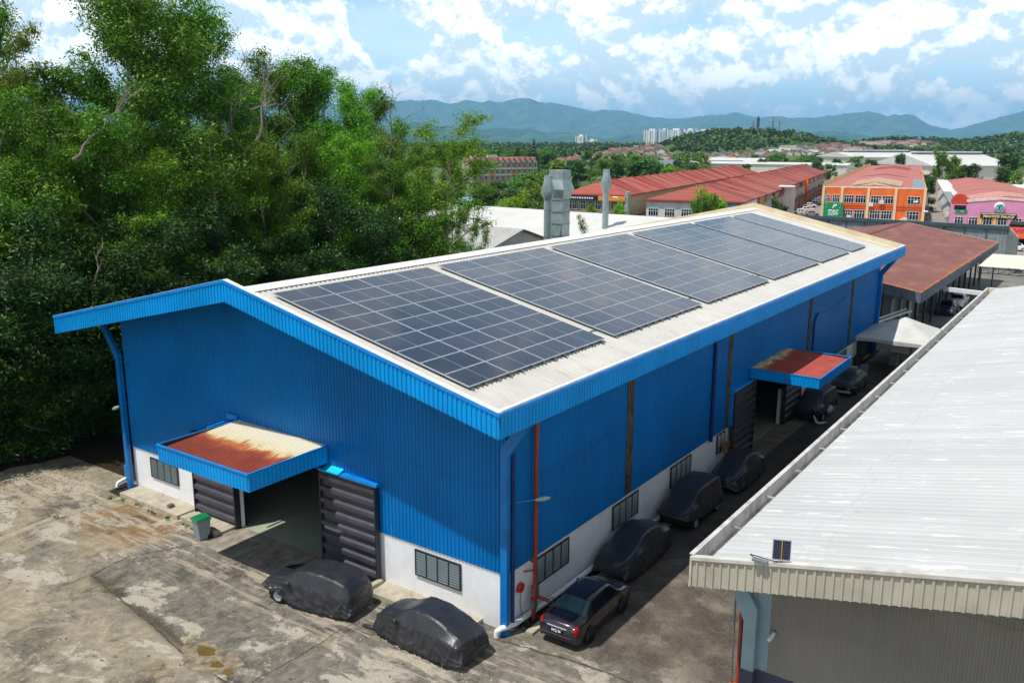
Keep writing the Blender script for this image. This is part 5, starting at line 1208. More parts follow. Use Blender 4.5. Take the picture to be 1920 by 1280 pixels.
# ------------------------------------------------------------------ town beyond
def tile_roof(name, c1, c2, c3, st=(1, 1, 1), rough=.8):
    m, t, b = blank(name); P = t.n('ShaderNodeNewGeometry').outputs['Position']; tc = t.n('ShaderNodeTexCoord').outputs['Object']
    o = t.ramp(t.noise(t.mapping(tc, st), .25, 8, .7), [(.3, lin(c1)), (.5, lin(c2)), (.7, lin(c3))])
    wn = t.n('ShaderNodeTexWhiteNoise', noise_dimensions='1D'); t.put(wn.inputs['W'], t.math('FLOOR', t.math('DIVIDE', t.sep(tc)[0], 6.6))); o = t.mix(t.math('MULTIPLY', wn.outputs[0], .55), o, t.mix(t.smooth(wn.outputs[0], .45, .55), lin(c1), lin('#b4685a')))
    x, y, z = t.sep(tc); w_ = t.math('SINE', t.math('MULTIPLY', x, 4.0)); o = t.mix(t.math('MULTIPLY', t.smooth(w_, .3, 1), .25), o, lin('#5d1f18'))
    t.put(b.inputs['Base Color'], o); b.inputs['Roughness'].default_value = rough; return m
TILE = tile_roof('red_tile_roof', '#7a2a20', '#96372a', '#b0503c', (4, .35, 1)); TILE2 = tile_roof('dark_red_tile_roof', '#702a22', '#86362c', '#9c4a3c', (4, .35, 1)); PINKR = tile_roof('faded_pink_roof', '#94504a', '#ab645c', '#bf8578', (4, .4, 1)); BRNR = tile_roof('brown_tile_roof', '#6e4038', '#84534a', '#9a6a5c')
BUFF = mat('buff_render', '#b9a27c', .85, var=.12, scale=.4, dirt='#7d6a50', dirt_amt=.55, dirt_scale=.3); SHOPW = mat('white_render', '#d9d8d2', .8, var=.05, dirt='#9d978a', dirt_amt=.45, dirt_scale=.4)
ORNG = mat('orange_render', '#f0702c', .8, var=.08, scale=.6, dirt='#b5471f', dirt_amt=.4); ORNF = mat('amber_signband', '#ef9420', .6, var=.05); PINKW = mat('pink_render', '#d98fb4', .8, var=.05, scale=.5); PILC = mat('cream_pilaster', '#e6cfa6', .8, var=.05)
NAVYS = mat('navy_sign', '#1d2440', .5); REDS = mat('red_sign', '#c02a24', .5); GREENS = mat('green_sign', '#0f8a55', .5, var=.03); GREENL = mat('lime_sign', '#6fd63a', .5); YELP = mat('yellow_pier', '#e8bb4e', .7); PURP = mat('purple_letters', '#9c3a86', .5); ORS = mat('orange_sign', '#f0642c', .5, var=.03); ACW = mat('air_con_white', '#d8d9d6', .6, var=.05)
WG = {}
def window(parent, loc, rotz, w_, h_, n=4, split=.62):
    """casement window: pale frame with mullions, dark pane behind; local -y outside"""
    k = (round(w_, 2), round(h_, 2), n)
    if k not in WG:
        m = MB(); t_ = .07
        m.box(0, w_, -.06, .02, 0, t_).box(0, w_, -.06, .02, h_-t_, h_).box(0, w_, -.058, .018, h_*split, h_*split+.06)
        for i in range(n+1): q = i*(w_-t_)/n; m.box(q, q+t_, -.056, .016, t_, h_-t_)
        o = m.build('window', LETW, parent); MB().box(.02, w_-.02, -.012, .015, .02, h_-.02).build('pane', GLASSD, o); WG[k] = o
        o.location = loc; o.rotation_euler = (0, 0, rotz); return o
    return dup(WG[k], parent, loc, rotz)
def hip_roof(L, W, eave, rise, hip0, hip1, over=.5):
    """local x along the ridge (0..L), y 0..W"""
    m = MB(); o = over; a = [(-o, -o, eave), (L+o, -o, eave), (L+o, W+o, eave), (-o, W+o, eave)]; r_ = [(hip0, W/2, eave+rise), (L-hip1, W/2, eave+rise)]
    m.add(a+r_, [(0, 1, 5, 4), (2, 3, 4, 5), (3, 0, 4), (1, 2, 5)]); b_ = [(x, y, z-.25) for x, y, z in a]; m.add(a+b_, [(4, 5, 1, 0), (5, 6, 2, 1), (6, 7, 3, 2), (7, 4, 0, 3), (7, 6, 5, 4)]); return m
SA = R(11.3)
# first red-roofed row: hipped end towards us, buff rear wall with small windows
r1 = thing('shop_row', 'left red-roofed shop row, its end wall with navy and orange signboards', 'shophouses', (134.0, 66.8, 0), SA)
L1, W1 = 166, 13.2
hip_roof(L1, W1, 7.9, 2.6, 6.5, 6.5, .25).build('roof', TILE, r1)
MB().box(0, L1, 0, W1, 0, 7.6).build('wall', BUFF, r1)
for i in range(8): window(r1, (-.03, W1-.5-i*1.62, 4.9), -PI/2, 1.15 if i % 3 else 1.35, 1.75, 3)
m = MB(); m.box(-.75, -.3, 5.6, W1+.1, 6.85, 7.75); m.build('navy_signboard', NAVYS, r1); m = MB(); m.box(-.72, -.3, -.1, 5.5, 6.8, 7.7); m.build('amber_signboard', ORNF, r1)
random.seed(8); m = MB(); y = 12.4
while y > 6.4: l = random.uniform(.2, .5); m.box(-.78, -.75, y-l, y, 7.1, 7.4); y -= l+.16
m.build('sign_lettering', LETW, r1)
m = MB(); m.box(-1.6, -1.4, 7.5, W1, 3.4, 4.25); m.build('red_signboard', REDS, r1); m = MB(); m.box(-1.5, -.02, 0, 13, 4.3, 4.45); m.build('shop_awning', FRAMED, r1)
for i in range(20): window(r1, (6+i*8, -.03, 4.8), 0, 1.1, 1.3, 2); 
for i in range(20): window(r1, (8+i*8, -.03, 5.2), 0, .7, .7, 1, .9)
m = MB(); m.box(-.5, 1.2, -.6, .05, 0, 8.6); m.build('corner_tank_stand', GALV, r1)
m = MB(); m.box(2, L1, -2.4, -.1, 3.4, 3.6); m.build('lean_to_roof', FRAMED, r1)
for i in range(1, 25): MB().prism([(i*6.6, -.55, 7.75), (i*6.6, W1/2, 10.75), (i*6.6, W1+.55, 7.75), (i*6.6, W1/2, 10.5)], (.4, 0, 0)).build('ridge_line', TILE2 if i % 3 else PINKR, r1)
for i in range(3): MB().prism([(20+i*45, -.7, 8.0), (20+i*45, W1/2, 10.75), (20+i*45, W1+.7, 8.0), (20+i*45, W1/2, 10.45)], (.4, 0, 0)).build('party_wall_cap', BRNR if i else REDS, r1)
# second row: hipped white end block, then a long roof with a busy shop front on the street side
r2 = thing('shop_row', 'middle red-roofed shop row with a white end block and colourful street front', 'shophouses', (131.6, 42.2, 0), R(12))
L2, W2 = 208, 17.4
hip_roof(20, W2, 7.7, 2.7, 8.2, 7.0, .5).build('end_roof', TILE2, r2)
MB().box(0, 20, 0, W2, 0, 7.4).build('end_wall', SHOPW, r2)
for i in range(5): window(r2, (-.03, W2-.4-i*3.1, 4.7), -PI/2, 1.9, 1.45, 4)
m = MB(); m.box(-.15, -.02, .2, 4.3, 5.2, 7.6); m.build('blue_banner', mat('blue_banner_cloth', '#4f9fc4', .6, var=.3, scale=.9), r2)
m = MB(); random.seed(4)
for i in range(14): y0 = random.uniform(.5, 3.7); m.box(-.17, -.151, y0, y0+random.uniform(.1, .5), 5.5+i*.14, 5.6+i*.14)
m.build('banner_marks', LETW, r2)
hip_roof(L2-20, W2, 7.6, 2.7, .3, 6, .5).build('roof', TILE2, r2).location = (20.6, 0, 0)
MB().box(20.6, L2, 0, W2, 0, 7.4).build('wall', BUFF, r2)
for i in range(1, 28): MB().prism([(21+i*6.6, -.45, 7.45), (21+i*6.6, W2/2, 10.55), (21+i*6.6, W2+.45, 7.45), (21+i*6.6, W2/2, 10.3)], (.45, 0, 0)).build('ridge_line', TILE if i % 3 else PINKR, r2)
bays = ['#b5792c', '#c98a34', '#a9a295', '#3c4668', '#4a5684', '#d08a2c', '#b9a079', '#9b8f80', '#8f2f2a', '#a8b8b4', '#8a7f6c', '#9d968a', '#a89a4c', '#6d5f52', '#b46a4a', '#8d8a84', '#5f87a0', '#7e7468', '#c25a2a', '#8a8278', '#77706a', '#968b7c', '#5d5a58', '#8f887c']
bm_ = {c_: mat('bay_'+c_[1:], c_, .7, var=.15, scale=.8) for c_ in bays}
for i, c_ in enumerate(bays):
    x = 21+i*7.5
    b_ = MB().box(x, x+7.2, -.35, -.01, 3.3, 7.3-(i % 3)*.3).build('shop_front', bm_[c_], r2)
    window(r2, (x+.8, -.39, 4.2), 0, 2.2, 1.5, 3); window(r2, (x+4.2, -.39, 4.2), 0, 2.2, 1.5, 3)
    if i % 2: MB().box(x+.3, x+6.9, -.62, -.36, 6.1, 7.2).build('signboard', bm_[bays[(i*7+3) % len(bays)]], r2)
    if i % 3 == 0: MB().box(x+1, x+1.9, -.85, -.4, 3.7, 4.3).build('air_con', ACW, r2)
m = MB(); m.box(21, L2, -1.3, -.36, 3.0, 3.25); m.build('walkway_roof', FRAMED, r2)
for i in range(24): MB().box(21+i*7.5, 21.5+i*7.5, -1.25, -.95, 0, 3.0).build('walkway_pier', bm_[bays[i]], r2)
m = MB(); m.box(62, 62.5, -3.1, -.4, 0, 8.2).box(59, 62.5, -3.1, .5, 7.9, 8.2); m.build('white_portal', WHITE, r2)
m = MB(); m.box(118, 118.5, -1.2, -.4, 0, 8.6); m.build('orange_pylon', ORNG, r2)
# orange block
ob = thing('orange_shop_block', 'bright orange two-storey shop block with cream pilasters and a green sign', 'shophouses', (190.7, 22.4, 0), R(11))
LO, WO = 250, 21.6
MB().box(0, LO, 0, WO, -.1, 8.3).build('wall', ORNG, ob)
MB().box(.6, LO, -.05, WO+.05, 7.2, 8.25).build('side_parapet', BUFF, ob)
MB().box(.4, LO, .3, WO-.3, 8.28, 8.33).build('roof_deck', PINKR, ob)
MB().box(2, 60, .2, 3.0, 8.33, 8.45).build('roof_walkway', METALG, ob)
m = MB(); m.prism([(.3, .8, 8.0), (.3, WO*.5, 9.0), (.3, WO-.8, 8.0)], (34, 0, 0)); m.build('roof', PINKR, ob)
m = MB(); m.prism([(36, 1.5, 8.0), (36, WO*.5, 9.1), (36, WO-.8, 8.0)], (40, 0, 0)); m.build('roof', PINKR, ob); m = MB(); m.prism([(78, 1.5, 8.0), (78, WO*.5, 9.3), (78, WO-.8, 8.0)], (40, 0, 0)); m.build('roof', PINKR, ob)
m = MB()
for i in range(9): x = 4+i*3.2; m.prism([(x, WO*.24, 8.85), (x, WO*.5, 9.7), (x, WO*.74, 8.85), (x, WO*.74, 8.65), (x, WO*.5, 9.5), (x, WO*.24, 8.65)], (1.3, 0, 0))
m.build('roof_lantern', mat('pale_slat', '#cbb49c', .7, var=.15), ob); m = MB(); m.prism([(3.4, WO*.26, 8.3), (3.4, WO*.5, 9.45), (3.4, WO*.72, 8.3)], (.3, 0, 0)); m.build('lantern_gable', PILC, ob)
m = MB(); m.prism([(-.05, -.05, 8.3), (-.05, WO+.05, 8.3), (-.05, WO+.05, 8.5), (-.05, WO*.55, 8.75), (-.05, -.05, 8.5)], (.5, 0, 0)); m.build('coping', mat('pale_coping', '#e8d5bd', .7), ob)
PY = [0, 5.9, 11.6, 17.2, WO-.35]
for y in PY: MB().box(-.3, -.001, y, y+.55, -.1, 8.28).build('pilaster', PILC, ob)
WY = [(1.0, 3.3), (4.2, 0), (6.55, 2.4), (9.0, 2.3), (12.25, 2.4), (15.0, 1.9), (17.9, 1.5), (19.7, 1.2)]
for y, w_ in ((1.1, 2.6), (6.6, 2.3), (9.1, 2.2), (12.3, 2.3), (14.9, 2.1), (17.9, 1.6), (19.9, 1.2)):
    window(ob, (-.04, y+w_, 4.95), -PI/2, w_, 1.75, 4); window(ob, (-.04, y+w_, 1.5), -PI/2, w_, 1.9, 4)
for y, z in ((11.2, 4.3), (9.0, 4.9), (15.6, 1.3), (3.9, 1.2), (4.4, .8)): MB().box(-.6, -.03, y-.5, y+.5, z, z+.85).build('air_con', ACW, ob)
for z in (4.3, 3.7): MB().box(-.12, -.02, .6, WO-.4, z, z+.12).build('string_course', mat('deep_orange_band', '#c84f1e', .8), ob)
gs = MB().box(-1.0, -.5, 17.0, 21.2, 1.75, 4.95).build('green_sign', GREENS, ob)
text('sign_logo', 'B', 1.35, LETW, gs, (-1.02, 19.0, 4.05), FRONT, .01, .05, .35, 1.2); text('sign_words', 'PRINT', .82, LETW, gs, (-1.02, 19.1, 3.0), FRONT, .01, .03, .25, 1.0); text('sign_words', 'COPY', .82, LETW, gs, (-1.02, 19.1, 2.3), FRONT, .01, .03, .25, 1.0)
m = MB()
for y, z in ((17.6, 4.5), (17.6, 3.7), (20.6, 4.5), (20.6, 3.8)): m.box(-1.02, -.99, y, y+.15, z, z+.15)
m.build('sign_stars', LETW, gs)
MB().box(-1.0, -.4, 20.6, 21.9, .75, 1.55).build('lime_sign', GREENL, ob)
for i in range(60): MB().box(4+i*3.9, 4.9+i*3.9, WO-.05, WO+.6, 6, 9.0+.5*(i % 2)).build('side_fin', BUFF, ob)
for q in (122, 166, 210): MB().prism([(q, 1.5, 8.0), (q, WO*.5, 9.2), (q, WO-1.5, 8.0)], (38, 0, 0)).build('roof', PINKR if q != 166 else TILE2, ob)
for i in range(14):
    o = MB().box(3+i*4, 4.1+i*4, -.5, -.02, 4.6+(i % 3)*.6, 5.4+(i % 3)*.6).build('air_con', ACW, ob)
# pink block
pk = thing('pink_shop_block', 'pink restaurant block with a round peacock emblem and yellow window piers', 'shophouses', (194.6, -9.2, 0), R(11))
WP = 26.8; LP = 160
MB().prism([(0, 0, -.1), (0, WP, -.1), (0, WP, 5.35), (0, WP-3.2, 5.35), (0, WP-3.2, 5.9), (0, WP*.64, 6.55), (0, 0, 5.6)], (.6, 0, 0)).build('front_wall', PINKW, pk)
MB().box(.6, LP, .2, WP-.2, -.1, 5.2).build('wall', SHOPW, pk)
m = MB(); m.prism([(-.12, WP-3.0, 5.9), (-.12, WP*.64, 6.62), (-.12, -.1, 5.6), (-.12, -.1, 6.05), (-.12, WP*.64, 7.1), (-.12, WP-3.0, 6.4)], (.9, 0, 0)); m.build('gable_coping', mat('pale_pink_coping', '#ecc9bd', .7), pk)
for x0, x1, z in ((.8, 26, 5.4), (28, 60, 5.2), (62, 99, 5.2), (101, 158, 5.1)):
    m = MB(); m.prism([(x0, .5, z-.3), (x0, WP*.6, z+1.2), (x0, WP-1.5, z-.3)], (x1-x0, 0, 0)); m.build('roof', PINKR, pk)
m = MB()
for i in range(6): m.prism([(2+i*3.6, 4, 6.1), (2+i*3.6, WP*.6, 7.45), (2+i*3.6, WP-4, 6.3), (2+i*3.6, WP-4, 6.15), (2+i*3.6, WP*.6, 7.3), (2+i*3.6, 4, 5.95)], (1.4, 0, 0))
m.build('roof_slats', mat('pale_pink_slat', '#d8a79c', .7, var=.15), pk)
m = MB(); m.tube([(.4, WP-1.7, 6.0), (4.6, WP-1.7, 6.0)], 1.6, 12); m.build('red_barrel_awning', mat('barrel_awning_red', '#c4402c', .6), pk).scale = (1, 1, 1)
MB().box(-.06, -.005, WP-3.0, WP-.7, 4.3, 5.2).build('balcony_shade', DARK, pk)  # flat dark panel, the shade of a recess put into its colour
g2 = MB().box(-.15, -.02, WP-3.3, WP-1.0, 3.55, 4.25).build('green_sign', GREENS, pk); text('sign_letters', 'TM', .5, LETW, g2, (-.17, WP-2.3, 3.9), FRONT, .01)
ES = WP-9.3
e1 = MB().lathe([(.001, -.3), (1.05, -.3), (1.05, 0), (.001, 0)], (0, 0, 0), 28, axis='x').build('round_emblem', WHITE, pk, (0, ES, 5.0))
MB().lathe([(.001, -.33), (.88, -.33), (.88, -.305), (.001, -.305)], (0, 0, 0), 28, axis='x').build('emblem_disc', mat('emblem_pale_teal', '#a5c9c6', .6), e1)
m = MB()
for i in range(11):
    a = R(20+i*14); m.prism([(-.36, .12*math.cos(a), .12*math.sin(a)), (-.36, .62*math.cos(a-.09), .62*math.sin(a-.09)), (-.36, .72*math.cos(a), .72*math.sin(a)), (-.36, .62*math.cos(a+.09), .62*math.sin(a+.09))], (.02, 0, 0))
m.build('peacock_fan', mat('emblem_teal', '#4c9aa0', .6), e1)
m = MB(); m.prism([(-.39, -.1, -.4), (-.39, .1, -.4), (-.39, .13, -.1), (-.39, .05, .15), (-.39, .06, .3), (-.39, -.05, .3), (-.39, -.04, .15), (-.39, -.12, -.1)], (.04, 0, 0)); m.build('peacock_body', NAVYS, e1)
s3 = MB().box(-.3, -.03, ES-3.4, ES+3.4, 2.7, 3.75).build('black_signboard', PLATE, pk); text('sign_letters', 'PEACOCK PALACE', .62, mat('yellow_sign_letters', '#f2e48a', .5), s3, (-.32, ES, 3.05), FRONT, .01, .025, .1, 1.12)
m = MB(); random.seed(2); y = ES+3.2
while y > ES-3.1: l = random.uniform(.12, .4); m.box(-.32, -.3, y-l, y, 3.5, 3.66); y -= l+.1
m.build('small_lettering', LETW, s3)
for i in range(9):
    y = WP-1.0-i*2.75
    window(pk, (-.04, y, 1.2), -PI/2, 1.75, 1.6, 3)
    MB().box(-.2, -.001, y-2.45, y-1.95, 1.0, 2.9).build('yellow_pier' if i % 3 else 'pink_pier', YELP if i % 3 else PINKW, pk)
for i in range(30):
    MB().box(3+i*3.2, 3.9+i*3.2, WP-.02, WP+.5, 1.5+(i % 4)*.9, 2.4+(i % 4)*.9).build('air_con', ACW if i % 3 else mat('blue_grey_unit_%d' % i, '#6d8aa0', .6), pk)
m = MB(); m.box(6, 60, WP-1.9, WP+.1, 5.2, 5.35); m.build('gutter_walk', METALG, pk)
# orange shop at the right edge, nearer than the pink block
vs_ = thing('orange_shop', 'low shop with an orange signboard over a dark opening at the right edge', 'shop', (152.5, 1.9, 0), R(4))
MB().box(1.2, 9, -14, 0, 0, 4.4).build('wall', DARK, vs_); sg = MB().box(-.2, .4, -13, 0, 2.65, 4.0).build('signboard', ORS, vs_); text('sign_letters', 'VINA', 1.0, PURP, sg, (-.22, -2.4, 3.4), FRONT, .02, .03, 0, 1.3); MB().box(-.9, -.21, -13, 0, 2.2, 2.64).build('awning', ORS, vs_)
for y in (-.3, -6, -12): MB().box(-.2, .2, y-.2, y+.2, 0, 2.6).build('post', PILC, vs_)

# ------------------------------------------------------------------ white sheds and flues beyond the ridge
def gable_shed(name, label, loc, rotz, L, W, eave, rise, rm, wm, group=None, over=.6):
    r_ = thing(name, label, 'shed', loc, rotz, group)
    m = MB()
    for s in (0, 1):
        y0, y1 = (-over, W/2) if s == 0 else (W+over, W/2); z0 = eave-over*rise/(W/2)
        m.prism([(-over, y0, z0), (-over, y1, eave+rise), (-over, y1, eave+rise-.12), (-over, y0, z0-.12)], (L+2*over, 0, 0))
    m.build('roof', rm, r_)
    MB().prism([(0, 0, 0), (0, W, 0), (0, W, eave-.15), (0, W/2, eave+rise-.15), (0, 0, eave-.15)], (L, 0, 0)).build('wall', wm, r_); return r_
SHW = mat('chalk_white_roof', '#cac8c4', .55, var=.04, scale=.3, dirt='#b5aea5', dirt_amt=.4, dirt_scale=.25); SHG = mat('pale_grey_roof', '#aaa9a6', .6, var=.06, scale=.4, dirt='#8b8a86', dirt_amt=.4, dirt_scale=.5, dirt_stretch=(1, .15, 1))
PALEW = mat('pale_wall', '#d2cfc2', .8, var=.06, dirt='#a19a88', dirt_amt=.4, dirt_scale=.3)
gable_shed('white_shed', 'long chalk white shed roof behind the metal flues', (97.5, 31, 0), R(86), 64, 22, 5.6, 2.6, SHW, PALEW)
g_ = gable_shed('grey_shed', 'pale grey shed roof with a ridge, nearer than the chalk white one', (77.5, 47, 0), R(87), 22, 16, 4.9, 2.4, SHG, PALEW)
g_ = gable_shed('white_shed', 'small white gabled shed between the square duct and the slim flue', (74, 34.5, 0), R(3), 10, 7, 4.4, 1.7, SHW, DARK)
def flue(label, u, vb, vt, rad, y):
    b_ = at(u, vb, y, 1); zt = at(u, vt, y, 1).z; o = thing('round_flue', label, 'chimney', (b_.x, y, 0)); h = zt
    m = MB(); m.lathe([(rad, 0), (rad, h-2.9)], (0, 0, 0), 20)
    for i in range(7): m.lathe([(rad+.03, 2+i*1.6), (rad+.03, 2.08+i*1.6)], (0, 0, 0), 20)
    m.build('pipe', GALV, o); m = MB(); m.lathe([(rad, h-2.9), (rad*1.85, h-1.9), (rad*1.05, h-.55), (rad*1.05, h)], (0, 0, 0), 20); m.build('cowl', GALV, o); return o
flue('wide round metal flue with a bulging cowl, left of the square duct', 1026.5, 440, 330, .47, 42.0)
flue('slim round metal flue standing alone to the right', 1134.5, 425, 318, .42, 41.9)
b_ = at(1048, 440, 42.5, 1); zt = at(1048, 319, 42.5, 1).z
sqd = thing('square_duct', 'tall square sheet-metal exhaust duct between two round flues', 'duct', (b_.x, 42.5, 0), R(2))
m = MB(); hw_ = .95; m.box(-hw_, hw_, -hw_, hw_, 0, zt-3.4); m.build('shaft', GALV, sqd); m = MB()
for i in range(9): z = zt-3.6-i*1.45; m.box(-hw_-.04, hw_+.04, -hw_-.04, hw_+.04, z-.05, z+.05)
m.build('flange', METALG, sqd)
m = MB(); ring = lambda s_, z: [(-s_, -s_, z), (s_, -s_, z), (s_, s_, z), (-s_, s_, z)]
lv = [(hw_, zt-3.4), (hw_*1.38, zt-2.3), (hw_*1.05, zt-1.15), (hw_*1.05, zt)]; vs = [p for s_, z in lv for p in ring(s_, z)]
m.add(vs, [(i*4+j, i*4+(j+1) % 4, i*4+4+(j+1) % 4, i*4+4+j) for i in range(3) for j in range(4)]+[(12, 13, 14, 15)]); m.build('hood', GALV, sqd)
gable_shed('blue_hut', 'low hut with a pale blue roof among the trees behind the white shed', tuple(at(942, 378, 2.4)*Vector((1, 1, 0)) if False else (at(942, 378, 2.4).x, at(942, 378, 2.4).y, 0)), math.atan2(at(872, 384, 2.4).y-at(942, 378, 2.4).y, at(872, 384, 2.4).x-at(942, 378, 2.4).x)-PI*0, (at(872, 384, 2.4)-at(942, 378, 2.4)).length, -9, 2.4, 1.5, mat('pale_blue_roof', '#8fc0dc', .6, var=.1), PALEW)
# terrace of flats at the left
a = at(885, 343, 0); b_ = at(1008, 341, 0); dv = (b_-a); ln_ = dv.length; az = math.atan2(dv.y, dv.x)
fl = thing('flats', 'old three-storey terrace of flats with zigzag brown gables and purple windows', 'flats', tuple(a), az)
NB = 12; bw = ln_/NB; FLW = mat('weathered_flats_render', '#b9a99a', .85, var=.12, scale=.4, dirt='#7d6c60', dirt_amt=.5, dirt_scale=.3)
MB().box(0, ln_, .3, 12, 0, 9.2).build('wall', FLW, fl)
PURW = mat('violet_pane', '#3c3040', .2, var=.2)
for i in range(NB):
    x = i*bw; MB().box(x+.05, x+.35, -.5, .3, 0, 9.6).build('party_wall', FLW, fl)
    m = MB(); m.prism([(x, -.6, 9.2), (x+bw/2, -.6, 11.3), (x+bw, -.6, 9.2), (x+bw, -.6, 9.5), (x+bw/2, -.6, 11.7), (x, -.6, 9.5)], (0, 13, 0)); m.build('gable_roof', BRNR, fl)
    MB().prism([(x+.3, -.1, 9.2), (x+bw/2, -.1, 11.2), (x+bw-.3, -.1, 9.2)], (0, .3, 0)).build('gable_wall', SHOPW, fl)
    for z in (1.2, 4.0, 6.9): o = MB().box(x+1.2, x+bw-.9, .2, .295, z, z+1.9).build('window', PURW, fl); MB().box(x+bw/2-.05, x+bw/2+.1, .17, .199, z, z+1.9).build('mullion', SHOPW, o)
    for z in (3.2, 6.1): MB().box(x+.4, x+bw-.05, -.4, .29, z, z+.7).build('balcony', [SHOPW, PILC, ORNF, FLW][(i*5+int(z)) % 4] if (i*3+int(z)) % 4 == 0 else SHOPW, fl)
MB().box(ln_*.02, ln_*.02+2, 1, 4, 9.2, 12.6).build('stair_tower', SHOPW, fl)
tank = MB().box(ln_*.3, ln_*.3+5, 5, 7, 11.5, 12.6).build('roof_tank', SHOPW, fl)
# vented factory roofs at the right
def vent_factory(label, u0, u1, vbase, zr, ze, dep):
    a = at(u1, vbase, 0); b_ = at(u0, vbase, 0); dv = b_-a; L = dv.length; az = math.atan2(dv.y, dv.x)
    o = thing('vent_factory', label, 'factory', tuple(a), az-PI)      # local -x runs along the wall towards u0
    m = MB(); m.box(-L, 0, .0, dep*2, 0, ze); m.build('wall', PALEW, o)
    m = MB(); m.prism([(-L-1, -1, ze-.2), (-L-1, dep-3, zr-1.2), (-L-1, dep+3, zr-1.2), (-L-1, 2*dep+1, ze-.2), (-L-1, 2*dep+1, ze-.5), (-L-1, -1, ze-.5)], (L+2, 0, 0)); m.build('roof', SHW, o)
    m = MB(); m.box(-L*.86, -L*.02, dep-3, dep+3, zr-1.3, zr-.2); m.build('ridge_vent', mat('vent_slate', '#6d7b8a', .6), o); m = MB(); m.box(-L*.87, -L*.01, dep-3.6, dep+3.6, zr-.2, zr+.5); m.build('vent_cap', SHW, o); return o
vent_factory('long white factory with a grey ridge vent, at the right', 1746, 1895, 338, 14.2, 7.8, 30)
vent_factory('farther white factory with a grey ridge vent, left of the bigger one', 1600, 1738, 325, 14.4, 10.5, 26)
gable_shed('white_shed', 'white flat-topped shed behind the end of the middle shop row', tuple(at(1600, 333, 0)), R(97), 95, 30, 7.4, .9, SHW, PALEW)
gable_shed('grey_shed', 'dark grey gabled shed behind the left shop row', tuple(at(1400, 328, 0)), R(100), 50, 40, 5.5, 3.4, mat('slate_roof', '#6b7577', .6, var=.1), PALEW)
gable_shed('white_shed', 'white shed roofs just beyond the slate grey shed', tuple(at(1442, 319, 0)), R(97), 60, 30, 6.5, 2.2, SHW, PALEW)

# ------------------------------------------------------------------ parked cars
CARS = {}
CC = {'white': '#e4e5e6', 'silver': '#a9adb3', 'maroon': '#7a1830', 'teal': '#7fa0a4', 'grey': '#5b6066', 'navy': '#2a3350'}
def small_car(col, label, loc, rotz, group):
    if col not in CARS:
        r_ = sedan('parked_car', label, car_paint('paint_'+col, CC[col], .25, .1 if col == 'white' else .4), loc, rotz, group, False); CARS[col] = r_; return r_
    return dup(CARS[col], None, loc, rotz, label, group)
LST = [(1487, 402, 'white', 'white car half hidden by the roof edge, first in the street row'), (1499, 397, 'white', 'second white car in the street row, beside the first'), (1507, 405, 'silver', 'silver car nearest the camera in the street by the orange block'), (1506, 389, 'white', 'white car with dark windows, third bay of the street row'),
       (1516, 385, 'grey', 'dark grey car in the middle of the street row'), (1521, 380, 'teal', 'pale teal car in the middle of the street row'), (1529, 376, 'silver', 'silver car left of the maroon one'), (1536, 371, 'maroon', 'maroon car in the street row by the orange block'), (1543, 367, 'white', 'white car just beyond the maroon one'), (1547, 361, 'white', 'far white car at the end of the street row'), (1551, 356, 'silver', 'farthest silver car of the street row')]
for u, v, c_, lab in LST: small_car(c_, lab, tuple(at(u, v, 0)+Vector((.3, -1.5, 0))), R(12-62), 'cars parked along the shop street')
small_car('white', 'white hatchback by the orange shop at the right edge', tuple(at(1903, 470, 0)), R(95), None)
small_car('maroon', 'dark red car under the cream carport', (91, -6.2, 0), R(180), 'cars under the carport'); small_car('white', 'white car under the cream carport', (92, -3.6, 0), R(180), 'cars under the carport')
small_car('navy', 'navy car in the shade beside the brown shed', (82, -.4, 0), R(180), 'cars by the brown shed'); small_car('white', 'white car in the shade beside the brown shed', (87.5, -.6, 0), R(180), 'cars by the brown shed')
small_car('white', 'white car parked in the lane behind the orange block', tuple(at(1747, 363, 0)), R(10), None)

# ------------------------------------------------------------------ towers
def tower_mat(name, c1):
    m, t, b = blank(name); tc = t.n('ShaderNodeTexCoord').outputs['Object']; x, y, z = t.sep(tc)
    fl_ = t.smooth(t.math('SINE', t.math('MULTIPLY', z, 2*PI/3.0)), -.1, .3); co = t.smooth(t.math('SINE', t.math('MULTIPLY', x, 2*PI/5.5)), -.2, .25)
    o = t.mix(t.math('MULTIPLY', fl_, co), lin(c1), lin('#6f8796')); t.put(b.inputs['Base Color'], o); b.inputs['Roughness'].default_value = .6; return m
TWR = tower_mat('tower_front', '#dfe3e6'); TWS = mat('tower_shade', '#5f7f9e', .7); TWW = mat('tower_rib', '#eef0f2', .6)
def tower(label, u0, u1, vt, dist, dep, vb=275):
    p = CAM+ray((u0+u1)/2, 270.5)*dist; zt = CAM.z+(270.5-vt)/FPX*dist; az = az_of((u0+u1)/2); wd = (u1-u0)/FPX*dist; zb = hh(p.x, p.y)-3
    o = thing('tower_block', label, 'tower block', (p.x, p.y, zb), az-PI/2, 'white apartment towers on the horizon')
    h = zt-zb; MB().box(-wd/2, wd/2, 0, dep, 0, h-2).build('shaft', TWR, o)
    for q in (-.5, -.18, .16, .46): MB().box(wd*q-.02*wd, wd*q+.05*wd, -2, -.01, 0, h-1+(q > 0)*3).build('rib', TWW, o)
    MB().box(wd*.32, wd*.44, -.8, -.02, 0, h-2.5).build('shade_strip', TWS, o); MB().box(-wd*.2, wd*.2, 3, dep-3, h-2, h+2).build('lift_house', TWW, o); return o  # dark strip is solid, its shade is only in the blue-grey colour
